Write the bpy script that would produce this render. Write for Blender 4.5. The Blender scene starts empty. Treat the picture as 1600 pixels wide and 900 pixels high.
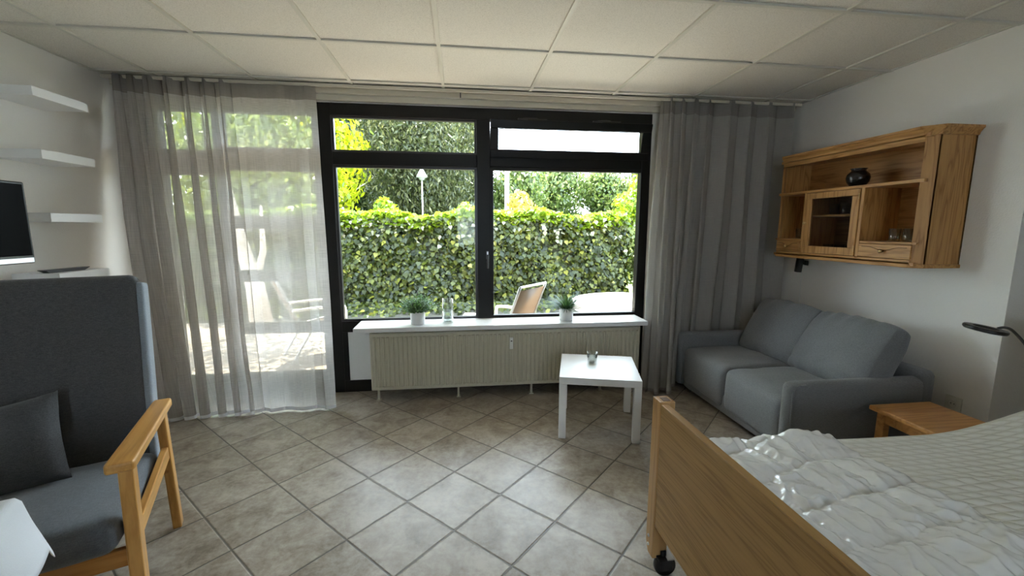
import bpy, bmesh, math, random
import numpy as np
from math import sin, cos, pi, radians, sqrt, exp
from mathutils import Vector, Matrix, noise
random.seed(7); np.random.seed(7)
S = bpy.context.scene
COL = S.collection

# ---------------------------------------------------------------- camera
cam_d = bpy.data.cameras.new('camera')
cam = bpy.data.objects.new('camera', cam_d); COL.objects.link(cam); S.camera = cam
cam_d.sensor_fit = 'HORIZONTAL'; cam_d.sensor_width = 36.0
cam_d.lens = 657.29 / 1600 * 36.0
cam_d.clip_start = 0.03; cam_d.clip_end = 300
_r = Vector((0.99244830, -0.12264131, 0.00234297)); _u = Vector((0.01494368, 0.13984289, 0.99006093)); _w = Vector((0.12175001, 0.98254927, -0.14061955))
cam.matrix_world = Matrix(((_r.x, _u.x, -_w.x, 0), (_r.y, _u.y, -_w.y, 0), (_r.z, _u.z, -_w.z, 1.44973), (0, 0, 0, 1)))

# ---------------------------------------------------------------- light
world = bpy.data.worlds.new('world'); S.world = world; world.use_nodes = True
wn = world.node_tree; wn.nodes.clear()
wo = wn.nodes.new('ShaderNodeOutputWorld'); wb = wn.nodes.new('ShaderNodeBackground')
wb.inputs[0].default_value = (0.76, 0.87, 1.0, 1); wb.inputs[1].default_value = 5.4
wn.links.new(wb.outputs[0], wo.inputs[0])
sun_d = bpy.data.lights.new('sun', 'SUN'); sun_d.energy = 17.0; sun_d.angle = radians(0.6); sun_d.color = (1.0, 0.93, 0.78)
sun = bpy.data.objects.new('sun', sun_d); COL.objects.link(sun)
sun.rotation_euler = Vector((-0.18, 0.44, 0.88)).to_track_quat('Z', 'Y').to_euler()
S.view_settings.view_transform = 'Standard'; S.view_settings.look = 'None'
S.view_settings.gamma = 1.0; S.view_settings.use_curve_mapping = False
S.view_settings.exposure = 1.55

# ---------------------------------------------------------------- node helpers
def newmat(name):
    m = bpy.data.materials.new(name); m.use_nodes = True
    nt = m.node_tree; nt.nodes.clear()
    o = nt.nodes.new('ShaderNodeOutputMaterial')
    return m, nt, o
def N(nt, typ, **kw):
    n = nt.nodes.new(typ)
    for k, v in kw.items(): setattr(n, k, v)
    return n
def L(nt, a, b): nt.links.new(a, b)
def ramp(nt, fac, stops):
    r = N(nt, 'ShaderNodeValToRGB'); L(nt, fac, r.inputs[0])
    el = r.color_ramp.elements
    while len(el) < len(stops): el.new(0.5)
    for e, (p, c) in zip(el, stops): e.position = p; e.color = (*c, 1)
    return r.outputs[0]
def math_(nt, op, a, b=None, c=None):
    n = N(nt, 'ShaderNodeMath', operation=op)
    for i, v in enumerate((a, b, c)):
        if v is None: continue
        if isinstance(v, (int, float)): n.inputs[i].default_value = v
        else: L(nt, v, n.inputs[i])
    return n.outputs[0]
def coords(nt, scale=(1, 1, 1), rot=(0, 0, 0), kind='Object'):
    t = N(nt, 'ShaderNodeTexCoord'); mp = N(nt, 'ShaderNodeMapping')
    mp.inputs['Scale'].default_value = scale; mp.inputs['Rotation'].default_value = rot
    L(nt, t.outputs[kind], mp.inputs[0]); return mp.outputs[0]
def tex_noise(nt, vec, scale, detail=4, rough=0.55, dist=0):
    n = N(nt, 'ShaderNodeTexNoise'); L(nt, vec, n.inputs['Vector'])
    n.inputs['Scale'].default_value = scale; n.inputs['Detail'].default_value = detail
    n.inputs['Roughness'].default_value = rough; n.inputs['Distortion'].default_value = dist
    return n.outputs[0]
def bump(nt, h, dist, strength=1.0):
    b = N(nt, 'ShaderNodeBump'); b.inputs['Strength'].default_value = strength; b.inputs['Distance'].default_value = dist
    L(nt, h, b.inputs['Height']); return b.outputs[0]
def mixc(nt, fac, a, b, mode='MIX'):
    n = N(nt, 'ShaderNodeMix', data_type='RGBA', blend_type=mode)
    if isinstance(fac, (int, float)): n.inputs[0].default_value = fac
    else: L(nt, fac, n.inputs[0])
    for i, v in ((6, a), (7, b)):
        if isinstance(v, tuple): n.inputs[i].default_value = (*v, 1)
        else: L(nt, v, n.inputs[i])
    return n.outputs[2]
def principled(nt, o, color, rough=0.5, metal=0.0, spec=0.5, normal=None, **kw):
    p = N(nt, 'ShaderNodeBsdfPrincipled')
    if isinstance(color, tuple): p.inputs['Base Color'].default_value = (*color, 1)
    else: L(nt, color, p.inputs['Base Color'])
    if isinstance(rough, (int, float)): p.inputs['Roughness'].default_value = rough
    else: L(nt, rough, p.inputs['Roughness'])
    p.inputs['Metallic'].default_value = metal; p.inputs['Specular IOR Level'].default_value = spec
    if normal is not None: L(nt, normal, p.inputs['Normal'])
    for k, v in kw.items(): p.inputs[k.replace('_', ' ')].default_value = v
    L(nt, p.outputs[0], o.inputs[0]); return p
def plain(name, color, rough=0.5, metal=0.0, spec=0.5, nscale=0, nd=0.0, var=0.06, **kw):
    m, nt, o = newmat(name)
    v = coords(nt); nz = tex_noise(nt, v, nscale or 30, 3)
    c = mixc(nt, nz, tuple(x * (1 - var) for x in color), tuple(min(1, x * (1 + var)) for x in color))
    nm = bump(nt, nz, nd) if nd else None
    principled(nt, o, c, rough, metal, spec, nm, **kw); return m
def wood(name, dark, light, axis=0, scale=1.0, rough=0.38, rings=7.0, ax=.7):
    m, nt, o = newmat(name)
    sc = [9.0 * scale] * 3; sc[axis] = ax * scale
    v = coords(nt, tuple(sc))
    n1 = tex_noise(nt, v, 1.6, 3, 0.5, 0.3)
    w = math_(nt, 'FRACT', math_(nt, 'MULTIPLY', n1, rings))
    tri = math_(nt, 'ABSOLUTE', math_(nt, 'SUBTRACT', math_(nt, 'MULTIPLY', w, 2.0), 1.0))
    sc2 = [150.0 * scale] * 3; sc2[axis] = 5.0 * scale
    fib = tex_noise(nt, coords(nt, tuple(sc2)), 1.0, 3)
    f = math_(nt, 'ADD', math_(nt, 'MULTIPLY', tri, 0.62), math_(nt, 'MULTIPLY', fib, 0.38))
    c = ramp(nt, f, [(0.12, dark), (0.42, tuple((a * .3 + b * .7) for a, b in zip(dark, light))), (0.85, light)])
    principled(nt, o, c, rough, 0, 0.4, bump(nt, fib, 0.0006, 0.5)); return m
def fabric(name, c1, c2, sc=260, rough=0.92, nd=0.0012, melange=True):
    m, nt, o = newmat(name)
    a = tex_noise(nt, coords(nt, (sc * .25, sc, sc * 1.5)), 1.0, 3, 0.7)
    b = tex_noise(nt, coords(nt, (sc * 1.4, sc * .3, sc)), 1.0, 3, 0.7)
    f = math_(nt, 'MULTIPLY', math_(nt, 'ADD', a, b), 0.5)
    c = ramp(nt, f, [(0.32, c1), (0.68, c2)])
    p = principled(nt, o, c, rough, 0, 0.2, bump(nt, f, nd, 0.7))
    p.inputs['Sheen Weight'].default_value = 0.25; p.inputs['Sheen Roughness'].default_value = 0.5
    return m
def thin_glass(name, tint=(0.97, 0.99, 0.98), refl=1.0, ior=1.45):
    m, nt, o = newmat(name)
    t = N(nt, 'ShaderNodeBsdfTransparent'); t.inputs[0].default_value = (*tint, 1)
    g = N(nt, 'ShaderNodeBsdfGlossy'); g.inputs['Roughness'].default_value = 0.02
    lw_ = N(nt, 'ShaderNodeLayerWeight'); lw_.inputs[0].default_value = 0.5
    fr = math_(nt, 'MULTIPLY_ADD', math_(nt, 'POWER', lw_.outputs[1], 4.0), 0.9, 0.035)
    mx = N(nt, 'ShaderNodeMixShader'); L(nt, math_(nt, 'MULTIPLY', fr, refl), mx.inputs[0])
    L(nt, t.outputs[0], mx.inputs[1]); L(nt, g.outputs[0], mx.inputs[2]); L(nt, mx.outputs[0], o.inputs[0]); return m
def leafmat(name, stops, transl=0.45, gloss=0.12, tcol=None, rough=0.35):
    m, nt, o = newmat(name)
    g = N(nt, 'ShaderNodeNewGeometry')
    c = ramp(nt, g.outputs['Random Per Island'], stops)
    d = N(nt, 'ShaderNodeBsdfDiffuse'); L(nt, c, d.inputs[0])
    t = N(nt, 'ShaderNodeBsdfTranslucent'); L(nt, mixc(nt, 1.0, c, tcol or (1, 1, 1), 'MULTIPLY'), t.inputs[0])
    gl = N(nt, 'ShaderNodeBsdfGlossy'); gl.inputs['Roughness'].default_value = rough; gl.inputs[0].default_value = (.9, .95, 1, 1)
    m1 = N(nt, 'ShaderNodeMixShader'); m1.inputs[0].default_value = transl
    L(nt, d.outputs[0], m1.inputs[1]); L(nt, t.outputs[0], m1.inputs[2])
    m2 = N(nt, 'ShaderNodeMixShader'); m2.inputs[0].default_value = gloss
    L(nt, m1.outputs[0], m2.inputs[1]); L(nt, gl.outputs[0], m2.inputs[2]); L(nt, m2.outputs[0], o.inputs[0]); return m
def curtain_mat(name, col, transp, transl, wv=900):
    m, nt, o = newmat(name)
    v = coords(nt, (1, 1, 1), (0, 0, 0), 'UV')
    mp = N(nt, 'ShaderNodeMapping'); L(nt, v, mp.inputs[0]); mp.inputs['Scale'].default_value = (wv, 14, 1)
    mp2 = N(nt, 'ShaderNodeMapping'); L(nt, v, mp2.inputs[0]); mp2.inputs['Scale'].default_value = (30, wv * .7, 1)
    n1 = tex_noise(nt, mp.outputs[0], 1.0, 2); n2 = tex_noise(nt, mp2.outputs[0], 1.0, 2)
    f = math_(nt, 'MULTIPLY', math_(nt, 'ADD', n1, n2), 0.5)
    c = ramp(nt, f, [(0.3, tuple(x * .82 for x in col)), (0.7, col)])
    nm = bump(nt, f, 0.0012, 0.6)
    d = N(nt, 'ShaderNodeBsdfDiffuse'); L(nt, c, d.inputs[0]); L(nt, nm, d.inputs['Normal'])
    t = N(nt, 'ShaderNodeBsdfTranslucent'); L(nt, c, t.inputs[0]); L(nt, nm, t.inputs['Normal'])
    tr = N(nt, 'ShaderNodeBsdfTransparent'); tr.inputs[0].default_value = (1, 0.97, 0.93, 1)
    a = N(nt, 'ShaderNodeMixShader'); a.inputs[0].default_value = transl
    L(nt, d.outputs[0], a.inputs[1]); L(nt, t.outputs[0], a.inputs[2])
    b = N(nt, 'ShaderNodeMixShader')
    L(nt, math_(nt, 'MULTIPLY', ramp(nt, f, [(0.35, (1, 1, 1)), (0.65, (0.55, 0.55, 0.55))]), transp), b.inputs[0])
    L(nt, a.outputs[0], b.inputs[1]); L(nt, tr.outputs[0], b.inputs[2]); L(nt, b.outputs[0], o.inputs[0]); return m

# ---------------------------------------------------------------- mesh helpers
class MB:
    def __init__(s): s.v = []; s.f = []; s.uv = None
    def add(s, vs, fs):
        k = len(s.v); s.v += [tuple(p) for p in vs]; s.f += [tuple(i + k for i in f) for f in fs]; return s
    def box(s, x0, x1, y0, y1, z0, z1, M=None):
        vs = [Vector((x, y, z)) for z in (z0, z1) for y in (y0, y1) for x in (x0, x1)]
        if M: vs = [M @ p for p in vs]
        return s.add(vs, [(0, 2, 3, 1), (4, 5, 7, 6), (0, 1, 5, 4), (2, 6, 7, 3), (0, 4, 6, 2), (1, 3, 7, 5)])
    def beam(s, a, b, w, t, up=(0, 0, 1)):
        """bar of section w x t from a to b (t along 'up')"""
        a, b = Vector(a), Vector(b); d = (b - a).normalized(); up = Vector(up)
        sx = d.cross(up).normalized(); uz = sx.cross(d).normalized()
        vs = []
        for p in (a, b):
            for i, j in ((-1, -1), (1, -1), (1, 1), (-1, 1)): vs.append(p + sx * w / 2 * i + uz * t / 2 * j)
        return s.add(vs, [(0, 1, 2, 3), (7, 6, 5, 4), (0, 4, 5, 1), (1, 5, 6, 2), (2, 6, 7, 3), (3, 7, 4, 0)])
    def prism(s, pts, z0, z1, M=None):
        n = len(pts); vs = [Vector((x, y, z0)) for x, y in pts] + [Vector((x, y, z1)) for x, y in pts]
        if M: vs = [M @ p for p in vs]
        return s.add(vs, [tuple(reversed(range(n))), tuple(range(n, 2 * n))] + [(i, (i + 1) % n, (i + 1) % n + n, i + n) for i in range(n)])
    def tube(s, pts, r, n=10, cap=True):
        pts = [Vector(p) for p in pts]; rs = r if isinstance(r, (list, tuple)) else [r] * len(pts)
        k = len(s.v); up = Vector((0, 0, 1)); prev = None
        for i, p in enumerate(pts):
            d = (pts[min(i + 1, len(pts) - 1)] - pts[max(i - 1, 0)]).normalized()
            if prev is None:
                a = d.cross(up if abs(d.z) < .95 else Vector((1, 0, 0))).normalized()
            else:
                a = (prev - d * prev.dot(d)).normalized()
            prev = a; b = d.cross(a)
            for j in range(n):
                q = 2 * pi * j / n; s.v.append(tuple(p + (a * cos(q) + b * sin(q)) * rs[i]))
        for i in range(len(pts) - 1):
            for j in range(n):
                s.f.append((k + i * n + j, k + i * n + (j + 1) % n, k + (i + 1) * n + (j + 1) % n, k + (i + 1) * n + j))
        if cap:
            s.f.append(tuple(k + j for j in reversed(range(n)))); s.f.append(tuple(k + (len(pts) - 1) * n + j for j in range(n)))
        return s
    def lathe(s, prof, n=28, c=(0, 0, 0), close=True, M=None):
        k = len(s.v); c = Vector(c)
        for r, z in prof:
            for j in range(n):
                q = 2 * pi * j / n; p = Vector((r * cos(q), r * sin(q), z))
                if M: p = M @ p
                s.v.append(tuple(p + c))
        for i in range(len(prof) - 1):
            for j in range(n):
                s.f.append((k + i * n + j, k + i * n + (j + 1) % n, k + (i + 1) * n + (j + 1) % n, k + (i + 1) * n + j))
        if close:
            s.f.append(tuple(k + j for j in reversed(range(n)))); e = k + (len(prof) - 1) * n; s.f.append(tuple(e + j for j in range(n)))
        return s
    def rbox(s, sx, sy, sz, r, n=14, c=(0, 0, 0), M=None, bulge=(0, 0, 0), fn=None):
        """rounded box with optional bulge of each face pair, fn(p)->p displaces"""
        h = Vector((sx / 2, sy / 2, sz / 2)); idx = {}; c = Vector(c)
        def spread(t, half):       # denser near the edges
            return t
        def vert(i, j, k2):
            key = (i, j, k2)
            if key in idx: return idx[key]
            p = Vector([(-1 + 2 * a / n) for a in key])
            q = Vector([np.sign(t) * (1 - (1 - abs(t)) ** 1.6) for t in p])
            P = Vector((q.x * h.x, q.y * h.y, q.z * h.z))
            inner = Vector([max(-(h[a] - r), min(h[a] - r, P[a])) for a in range(3)])
            d = P - inner
            if d.length > 1e-9: P = inner + d.normalized() * r
            for a in range(3):
                o1, o2 = [(1, 2), (0, 2), (0, 1)][a]
                P[a] += bulge[a] * (P[a] / h[a]) * (1 - q[o1] ** 2) * (1 - q[o2] ** 2)
            if fn: P = Vector(fn(P))
            if M: P = M @ P
            s.v.append(tuple(P + c)); idx[key] = len(s.v) - 1; return idx[key]
        for a in range(3):
            for e in (0, n):
                for i in range(n):
                    for j in range(n):
                        def K(u, w):
                            l = [0, 0, 0]; l[a] = e; o = [x for x in range(3) if x != a]; l[o[0]] = u; l[o[1]] = w; return vert(*l)
                        q = [K(i, j), K(i + 1, j), K(i + 1, j + 1), K(i, j + 1)]
                        if (e == 0) != (a == 1): q.reverse()
                        s.f.append(tuple(q))
        return s
    def build(s, name, mat, parent=None, bevel=0, smooth=False, loc=None, solid=0, rot=None, sub=0, seg=2):
        me = bpy.data.meshes.new(name); me.from_pydata(s.v, [], s.f); me.update()
        if s.uv is not None:
            ul = me.uv_layers.new(name='UVMap')
            li = np.zeros(len(me.loops), dtype=np.int32); me.loops.foreach_get('vertex_index', li)
            ul.data.foreach_set('uv', np.asarray(s.uv)[li].astype(np.float32).ravel())
        me.materials.append(mat)
        o = bpy.data.objects.new(name, me); COL.objects.link(o)
        if parent: o.parent = parent
        if loc: o.location = loc
        if rot: o.rotation_euler = rot
        if smooth: me.polygons.foreach_set('use_smooth', [True] * len(me.polygons))
        if bevel:
            m = o.modifiers.new('bevel', 'BEVEL'); m.width = bevel; m.segments = seg; m.limit_method = 'ANGLE'; m.angle_limit = radians(40)
            m.harden_normals = False
        if solid:
            m = o.modifiers.new('solid', 'SOLIDIFY'); m.thickness = solid; m.offset = 0
        if sub:
            m = o.modifiers.new('sub', 'SUBSURF'); m.levels = sub; m.render_levels = sub
        return o
def tag(o, label, cat, group=None):
    o['label'] = label; o['category'] = cat
    if group: o['group'] = group
    return o
def thing(name, label, cat, loc=(0, 0, 0), rz=0, group=None):
    o = bpy.data.objects.new(name, None); COL.objects.link(o); o.location = loc; o.rotation_euler = (0, 0, rz)
    o.empty_display_size = 0.05
    return tag(o, label, cat, group)
def struct(o): o['kind'] = 'structure'; return o
def dup(root, loc, label, rz=None):
    r = root.copy(); COL.objects.link(r); r.location = loc; r['label'] = label
    if rz is not None: r.rotation_euler = (0, 0, rz)
    for ch in list(root.children):
        c = ch.copy(); COL.objects.link(c); c.parent = r
        for g in list(ch.children):
            d = g.copy(); COL.objects.link(d); d.parent = c
    return r
def fbm(x, y, z=0.0, o=4):
    return noise.fractal(Vector((x, y, z)), 0.9, 2.1, o)

# ---------------------------------------------------------------- key dimensions (metres)
D = 3.740; H = 2.562; LW = -2.585; RW = 3.052; RX = 4.3; YB = -2.6; CORNER = 1.97
GX, GY, GT = -2.9111, 2.8098, 0.700

# ---------------------------------------------------------------- materials
def wall_mat(name, c, sc=120, nd=0.002):
    m, nt, o = newmat(name)
    v = coords(nt); n1 = tex_noise(nt, v, sc, 3, 0.6); n2 = tex_noise(nt, v, 1.1, 2)
    col = mixc(nt, n2, tuple(x * .96 for x in c), c)
    principled(nt, o, col, 0.85, 0, 0.25, bump(nt, n1, nd, 0.8)); return m
M_wall = wall_mat('white_wallpaper', (0.83, 0.80, 0.755))
M_white = plain('white_lacquer', (0.80, 0.80, 0.80), 0.32, var=0.02)
M_whitetrim = plain('white_pvc', (0.78, 0.79, 0.78), 0.35, var=0.02)
M_cream = plain('cream_enamel', (0.54, 0.51, 0.40), 0.38, var=0.04)
M_track = plain('cream_track', (0.66, 0.61, 0.50), 0.45, var=0.03)
M_black = plain('black_window_paint', (0.006, 0.0055, 0.005), 0.4, spec=0.25, var=0.3, nscale=60)
M_blackpl = plain('black_plastic', (0.010, 0.010, 0.011), 0.3, var=0.1)
M_screen = plain('black_screen', (0.004, 0.004, 0.005), 0.25, spec=0.02, var=0.02)
M_silver = plain('brushed_silver', (0.62, 0.63, 0.65), 0.35, metal=0.8)
M_metal = plain('steel', (0.45, 0.45, 0.46), 0.3, metal=1.0)
M_darkmetal = plain('dark_steel', (0.05, 0.05, 0.055), 0.35, metal=0.7)
M_brass = plain('brass', (0.60, 0.42, 0.20), 0.3, metal=1.0)
M_glass = thin_glass('window_glass', refl=0.28)
M_cabglass = thin_glass('cabinet_glass', (0.80, 0.80, 0.80), refl=1.3)
M_cup = thin_glass('clear_drinking_glass', (0.93, 0.96, 0.95), refl=2.2)
M_oakX = wood('oak_x', (0.30, 0.125, 0.032), (0.56, 0.30, 0.105), 0)
M_oakY = wood('oak_y', (0.30, 0.125, 0.032), (0.56, 0.30, 0.105), 1)
M_oakZ = wood('oak_z', (0.30, 0.125, 0.032), (0.56, 0.30, 0.105), 2)
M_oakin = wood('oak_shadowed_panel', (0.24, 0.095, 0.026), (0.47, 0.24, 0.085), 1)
M_beech = wood('lacquered_beech', (0.50, 0.24, 0.060), (0.70, 0.38, 0.115), 1, rough=0.3, rings=3)
M_beechZ = wood('lacquered_beech_upright', (0.50, 0.24, 0.060), (0.70, 0.38, 0.115), 2, rough=0.3, rings=3)
M_beechX = wood('lacquered_beech_cross', (0.40, 0.17, 0.04), (0.60, 0.30, 0.085), 0, rough=0.3, rings=3)
M_foot = wood('bed_veneer', (0.27, 0.142, 0.046), (0.44, 0.26, 0.098), 1, scale=0.9, rings=14, rough=0.42, ax=.32)
M_footlip = wood('bed_veneer_lip', (0.30, 0.16, 0.055), (0.46, 0.275, 0.105), 1, rings=4)
M_postw = wood('bed_post_wood', (0.38, 0.20, 0.075), (0.56, 0.33, 0.14), 2, rings=5)
M_stool = wood('side_table_wood', (0.42, 0.18, 0.05), (0.62, 0.31, 0.10), 0, rings=5)
M_chairfab = fabric('charcoal_melange_fabric', (0.045, 0.045, 0.047), (0.14, 0.141, 0.145))
M_chairseat = fabric('grey_seat_fabric', (0.075, 0.085, 0.095), (0.165, 0.182, 0.20))
M_chairside = fabric('light_grey_side_fabric', (0.20, 0.23, 0.26), (0.34, 0.38, 0.42))
M_pillow = fabric('dark_grey_cushion_fabric', (0.045, 0.048, 0.052), (0.12, 0.125, 0.132))
M_sofa = fabric('grey_sofa_fabric', (0.125, 0.130, 0.138), (0.245, 0.252, 0.262))
M_sofac = fabric('grey_sofa_cushion_fabric', (0.130, 0.136, 0.145), (0.255, 0.263, 0.275))
M_cloth = plain('white_tablecloth', (0.80, 0.82, 0.86), 0.8, nscale=300, nd=0.0006, var=0.03)
M_pot = plain('white_ceramic', (0.78, 0.77, 0.75), 0.25, var=0.02)
M_potclay = plain('black_glazed_clay', (0.010, 0.009, 0.009), 0.12, var=0.2)
M_wax = plain('white_wax', (0.8, 0.8, 0.76), 0.4)
M_concrete = plain('garden_concrete', (0.10, 0.105, 0.10), 0.9, nscale=20, nd=0.004, var=0.2)
M_gardenwhite = plain('white_garden_plastic', (0.75, 0.75, 0.73), 0.4)
M_sling = leafmat('beige_sling_mesh', [(0, (0.24, 0.175, 0.12)), (1, (0.27, 0.20, 0.14))], 0.45, 0.02)
M_alu = plain('painted_aluminium', (0.36, 0.36, 0.35), 0.35, metal=0.4)
M_bark = plain('bark', (0.13, 0.10, 0.075), 0.9, nscale=14, nd=0.02, var=0.4)
M_palebark = plain('pale_bark', (0.52, 0.46, 0.40), 0.85, nscale=14, nd=0.01, var=0.3)
M_curt = curtain_mat('grey_linen_sheer', (0.66, 0.64, 0.62), 0.32, 0.58)
M_curt_hd = curtain_mat('grey_linen_doubled', (0.33, 0.31, 0.28), 0.04, 0.2)
M_curt2 = curtain_mat('grey_linen_gathered', (0.47, 0.45, 0.42), 0.04, 0.30)
M_curt2_hd = curtain_mat('grey_linen_gathered_doubled', (0.34, 0.32, 0.29), 0.03, 0.2)
M_hem = plain('white_hem_strip', (0.82, 0.84, 0.88), 0.7)  # hem strip coloured whiter than the curtain panel

def floor_material():
    m, nt, o = newmat('stone_look_floor_tiles')
    s, an, ox, oy = 0.353688, 0.780638, -1.802604, 2.612607
    g = N(nt, 'ShaderNodeNewGeometry'); sp = N(nt, 'ShaderNodeSeparateXYZ'); L(nt, g.outputs['Position'], sp.inputs[0])
    X = math_(nt, 'SUBTRACT', sp.outputs[0], ox); Y = math_(nt, 'SUBTRACT', sp.outputs[1], oy)
    u = math_(nt, 'DIVIDE', math_(nt, 'SUBTRACT', math_(nt, 'MULTIPLY', X, cos(an)), math_(nt, 'MULTIPLY', Y, sin(an))), s)
    v = math_(nt, 'DIVIDE', math_(nt, 'ADD', math_(nt, 'MULTIPLY', X, sin(an)), math_(nt, 'MULTIPLY', Y, cos(an))), s)
    def edge(t):
        f = math_(nt, 'FRACT', math_(nt, 'ADD', t, 100.0))
        return math_(nt, 'SUBTRACT', 0.5, math_(nt, 'ABSOLUTE', math_(nt, 'SUBTRACT', f, 0.5)))
    e = math_(nt, 'MINIMUM', edge(u), edge(v))
    grout = math_(nt, 'LESS_THAN', e, 0.0105)
    prof = N(nt, 'ShaderNodeMapRange'); L(nt, e, prof.inputs[0]); prof.inputs[1].default_value = 0.006; prof.inputs[2].default_value = 0.022
    cx = N(nt, 'ShaderNodeCombineXYZ'); L(nt, math_(nt, 'FLOOR', u), cx.inputs[0]); L(nt, math_(nt, 'FLOOR', v), cx.inputs[1])
    wnz = N(nt, 'ShaderNodeTexWhiteNoise'); L(nt, cx.outputs[0], wnz.inputs[0])
    off = N(nt, 'ShaderNodeVectorMath', operation='MULTIPLY_ADD'); L(nt, wnz.outputs[1], off.inputs[0]); off.inputs[1].default_value = (9, 9, 9); L(nt, g.outputs['Position'], off.inputs[2])
    n1 = tex_noise(nt, off.outputs[0], 7, 6, 0.66, 0.5); n2 = tex_noise(nt, off.outputs[0], 38, 4, 0.7)
    f = math_(nt, 'ADD', math_(nt, 'MULTIPLY', n1, 0.65), math_(nt, 'MULTIPLY', n2, 0.35))
    f = math_(nt, 'ADD', f, math_(nt, 'MULTIPLY', math_(nt, 'SUBTRACT', wnz.outputs[0], 0.5), 0.05))
    c = ramp(nt, f, [(0.34, (0.175, 0.140, 0.100)), (0.48, (0.32, 0.272, 0.215)), (0.62, (0.45, 0.405, 0.345))])
    c = mixc(nt, grout, c, (0.115, 0.098, 0.08))
    rg = math_(nt, 'ADD', 0.26, math_(nt, 'MULTIPLY', n2, 0.22))
    hgt = math_(nt, 'ADD', prof.outputs[0], math_(nt, 'MULTIPLY', n1, 0.25))
    p = principled(nt, o, c, rg, 0, 0.5, bump(nt, hgt, 0.0025, 0.9)); return m
M_floor = floor_material()
def ceiling_material():
    m, nt, o = newmat('mineral_fibre_tiles')
    v = coords(nt); n1 = tex_noise(nt, v, 220, 2, 0.7); n2 = tex_noise(nt, v, 60, 3)
    c = ramp(nt, n1, [(0.36, (0.62, 0.59, 0.53)), (0.5, (0.76, 0.725, 0.66)), (0.7, (0.79, 0.755, 0.69))])
    principled(nt, o, c, 0.9, 0, 0.2, bump(nt, n2, 0.001, 0.5)); return m
M_ceil = ceiling_material()
M_tbar = plain('ceiling_grid_bar', (0.62, 0.60, 0.53), 0.45, var=0.02)
def mattress_mat():
    m, nt, o = newmat('cable_quilted_white_cotton')
    g = N(nt, 'ShaderNodeNewGeometry'); sp = N(nt, 'ShaderNodeSeparateXYZ'); L(nt, g.outputs['Position'], sp.inputs[0])
    nz = tex_noise(nt, g.outputs['Position'], 9, 2)
    X = math_(nt, 'ADD', sp.outputs[0], math_(nt, 'MULTIPLY', nz, 0.02)); Y = sp.outputs[1]
    row = math_(nt, 'MULTIPLY', Y, 1 / 0.033); rf = math_(nt, 'FRACT', math_(nt, 'ADD', row, 50)); ri = math_(nt, 'FLOOR', row)
    col = math_(nt, 'ADD', math_(nt, 'MULTIPLY', X, 1 / 0.066), math_(nt, 'MULTIPLY', ri, 0.5))
    col = math_(nt, 'ADD', col, math_(nt, 'MULTIPLY', rf, 0.45)); cf = math_(nt, 'FRACT', math_(nt, 'ADD', col, 50))
    a = math_(nt, 'SINE', math_(nt, 'MULTIPLY', rf, pi)); b = math_(nt, 'SINE', math_(nt, 'MULTIPLY', cf, pi))
    h = math_(nt, 'POWER', math_(nt, 'MULTIPLY', a, b), 0.8)
    c = mixc(nt, h, (0.80, 0.78, 0.73), (0.90, 0.89, 0.86))
    principled(nt, o, c, 0.75, 0, 0.25, bump(nt, h, 0.006, 1.0)); return m
M_mattress = mattress_mat()
def satin_mat():
    m, nt, o = newmat('white_satin')
    v = coords(nt); nz = tex_noise(nt, v, 25, 3)
    p = principled(nt, o, mixc(nt, nz, (0.86, 0.86, 0.87), (0.92, 0.92, 0.92)), 0.25, 0, 0.9, bump(nt, nz, 0.0008, 0.5)); return m
M_satin = satin_mat()

# ================================================================ ROOM
fl = MB().box(LW - .15, RX + .15, YB - .15, D + .24, -0.15, 0).build('floor', M_floor); struct(fl)
ce = MB().box(LW - .15, RX + .15, YB - .15, D + .02, H, H + .2).build('ceiling', M_ceil); struct(ce)
tb = MB()
k = -1
for i in range(-1, 12):
    x = GX + GT * i
    if LW < x < RW: tb.box(x - .012, x + .012, YB, D, H - .010, H + .01)
    elif RW <= x < RX: tb.box(x - .012, x + .012, YB, CORNER, H - .010, H + .01)
for j in range(-8, 2):
    y = GY + GT * j
    if y < D: tb.box(LW, RW if y > CORNER else RX, y - .012, y + .012, H - .0105, H + .01)
tb.box(LW, LW + .02, YB, D, H - .007, H + .01); tb.box(RW - .02, RW, CORNER, D, H - .007, H + .01)
tb.build('grid_bar', M_tbar, ce)
wl = MB().box(LW - .15, LW, YB - .15, D + .15, 0, H).build('wall_left', M_wall); struct(wl)
wr = MB().box(RW, RX + .15, CORNER, D + .15, 0, H).box(RX, RX + .15, YB - .15, CORNER, 0, H).build('wall_right', M_wall); struct(wr)
wb_ = MB().box(LW, RW, D, D + .24, 2.455, H).box(LW, -2.42, D, D + .24, 0, 2.455).box(1.72, RW, D, D + .24, 0, 2.455).build('wall_back', M_wall); struct(wb_)
# rear wall (behind the viewpoint)
wf = MB().box(LW, -.1, YB - .15, YB, 0, H).box(.9, RX, YB - .15, YB, 0, H).box(-.1, .9, YB - .15, YB, 0, 1.0).box(-.1, .9, YB - .15, YB, 2.1, H).build('wall_front', M_wall); struct(wf)
bbd = MB().box(RW - .012, RW, 1.97, D, 0, .06).build('baseboard_right', M_whitetrim, bevel=.003); struct(bbd)

# ---- small window added in the unseen rear wall to let in fill light
w3 = MB()
w3.box(-.1, .9, YB - .09, YB - .03, 1.0, 1.06).box(-.1, .9, YB - .09, YB - .03, 2.04, 2.1)
for x in (-.1, .84): w3.box(x, x + .06, YB - .09, YB - .03, 1.06, 2.04)
w3o = struct(w3.build('fill_light_window', M_whitetrim, bevel=.004))
MB().box(-.04, .84, YB - .065, YB - .06, 1.06, 2.04).build('pane', M_glass, w3o)

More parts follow.
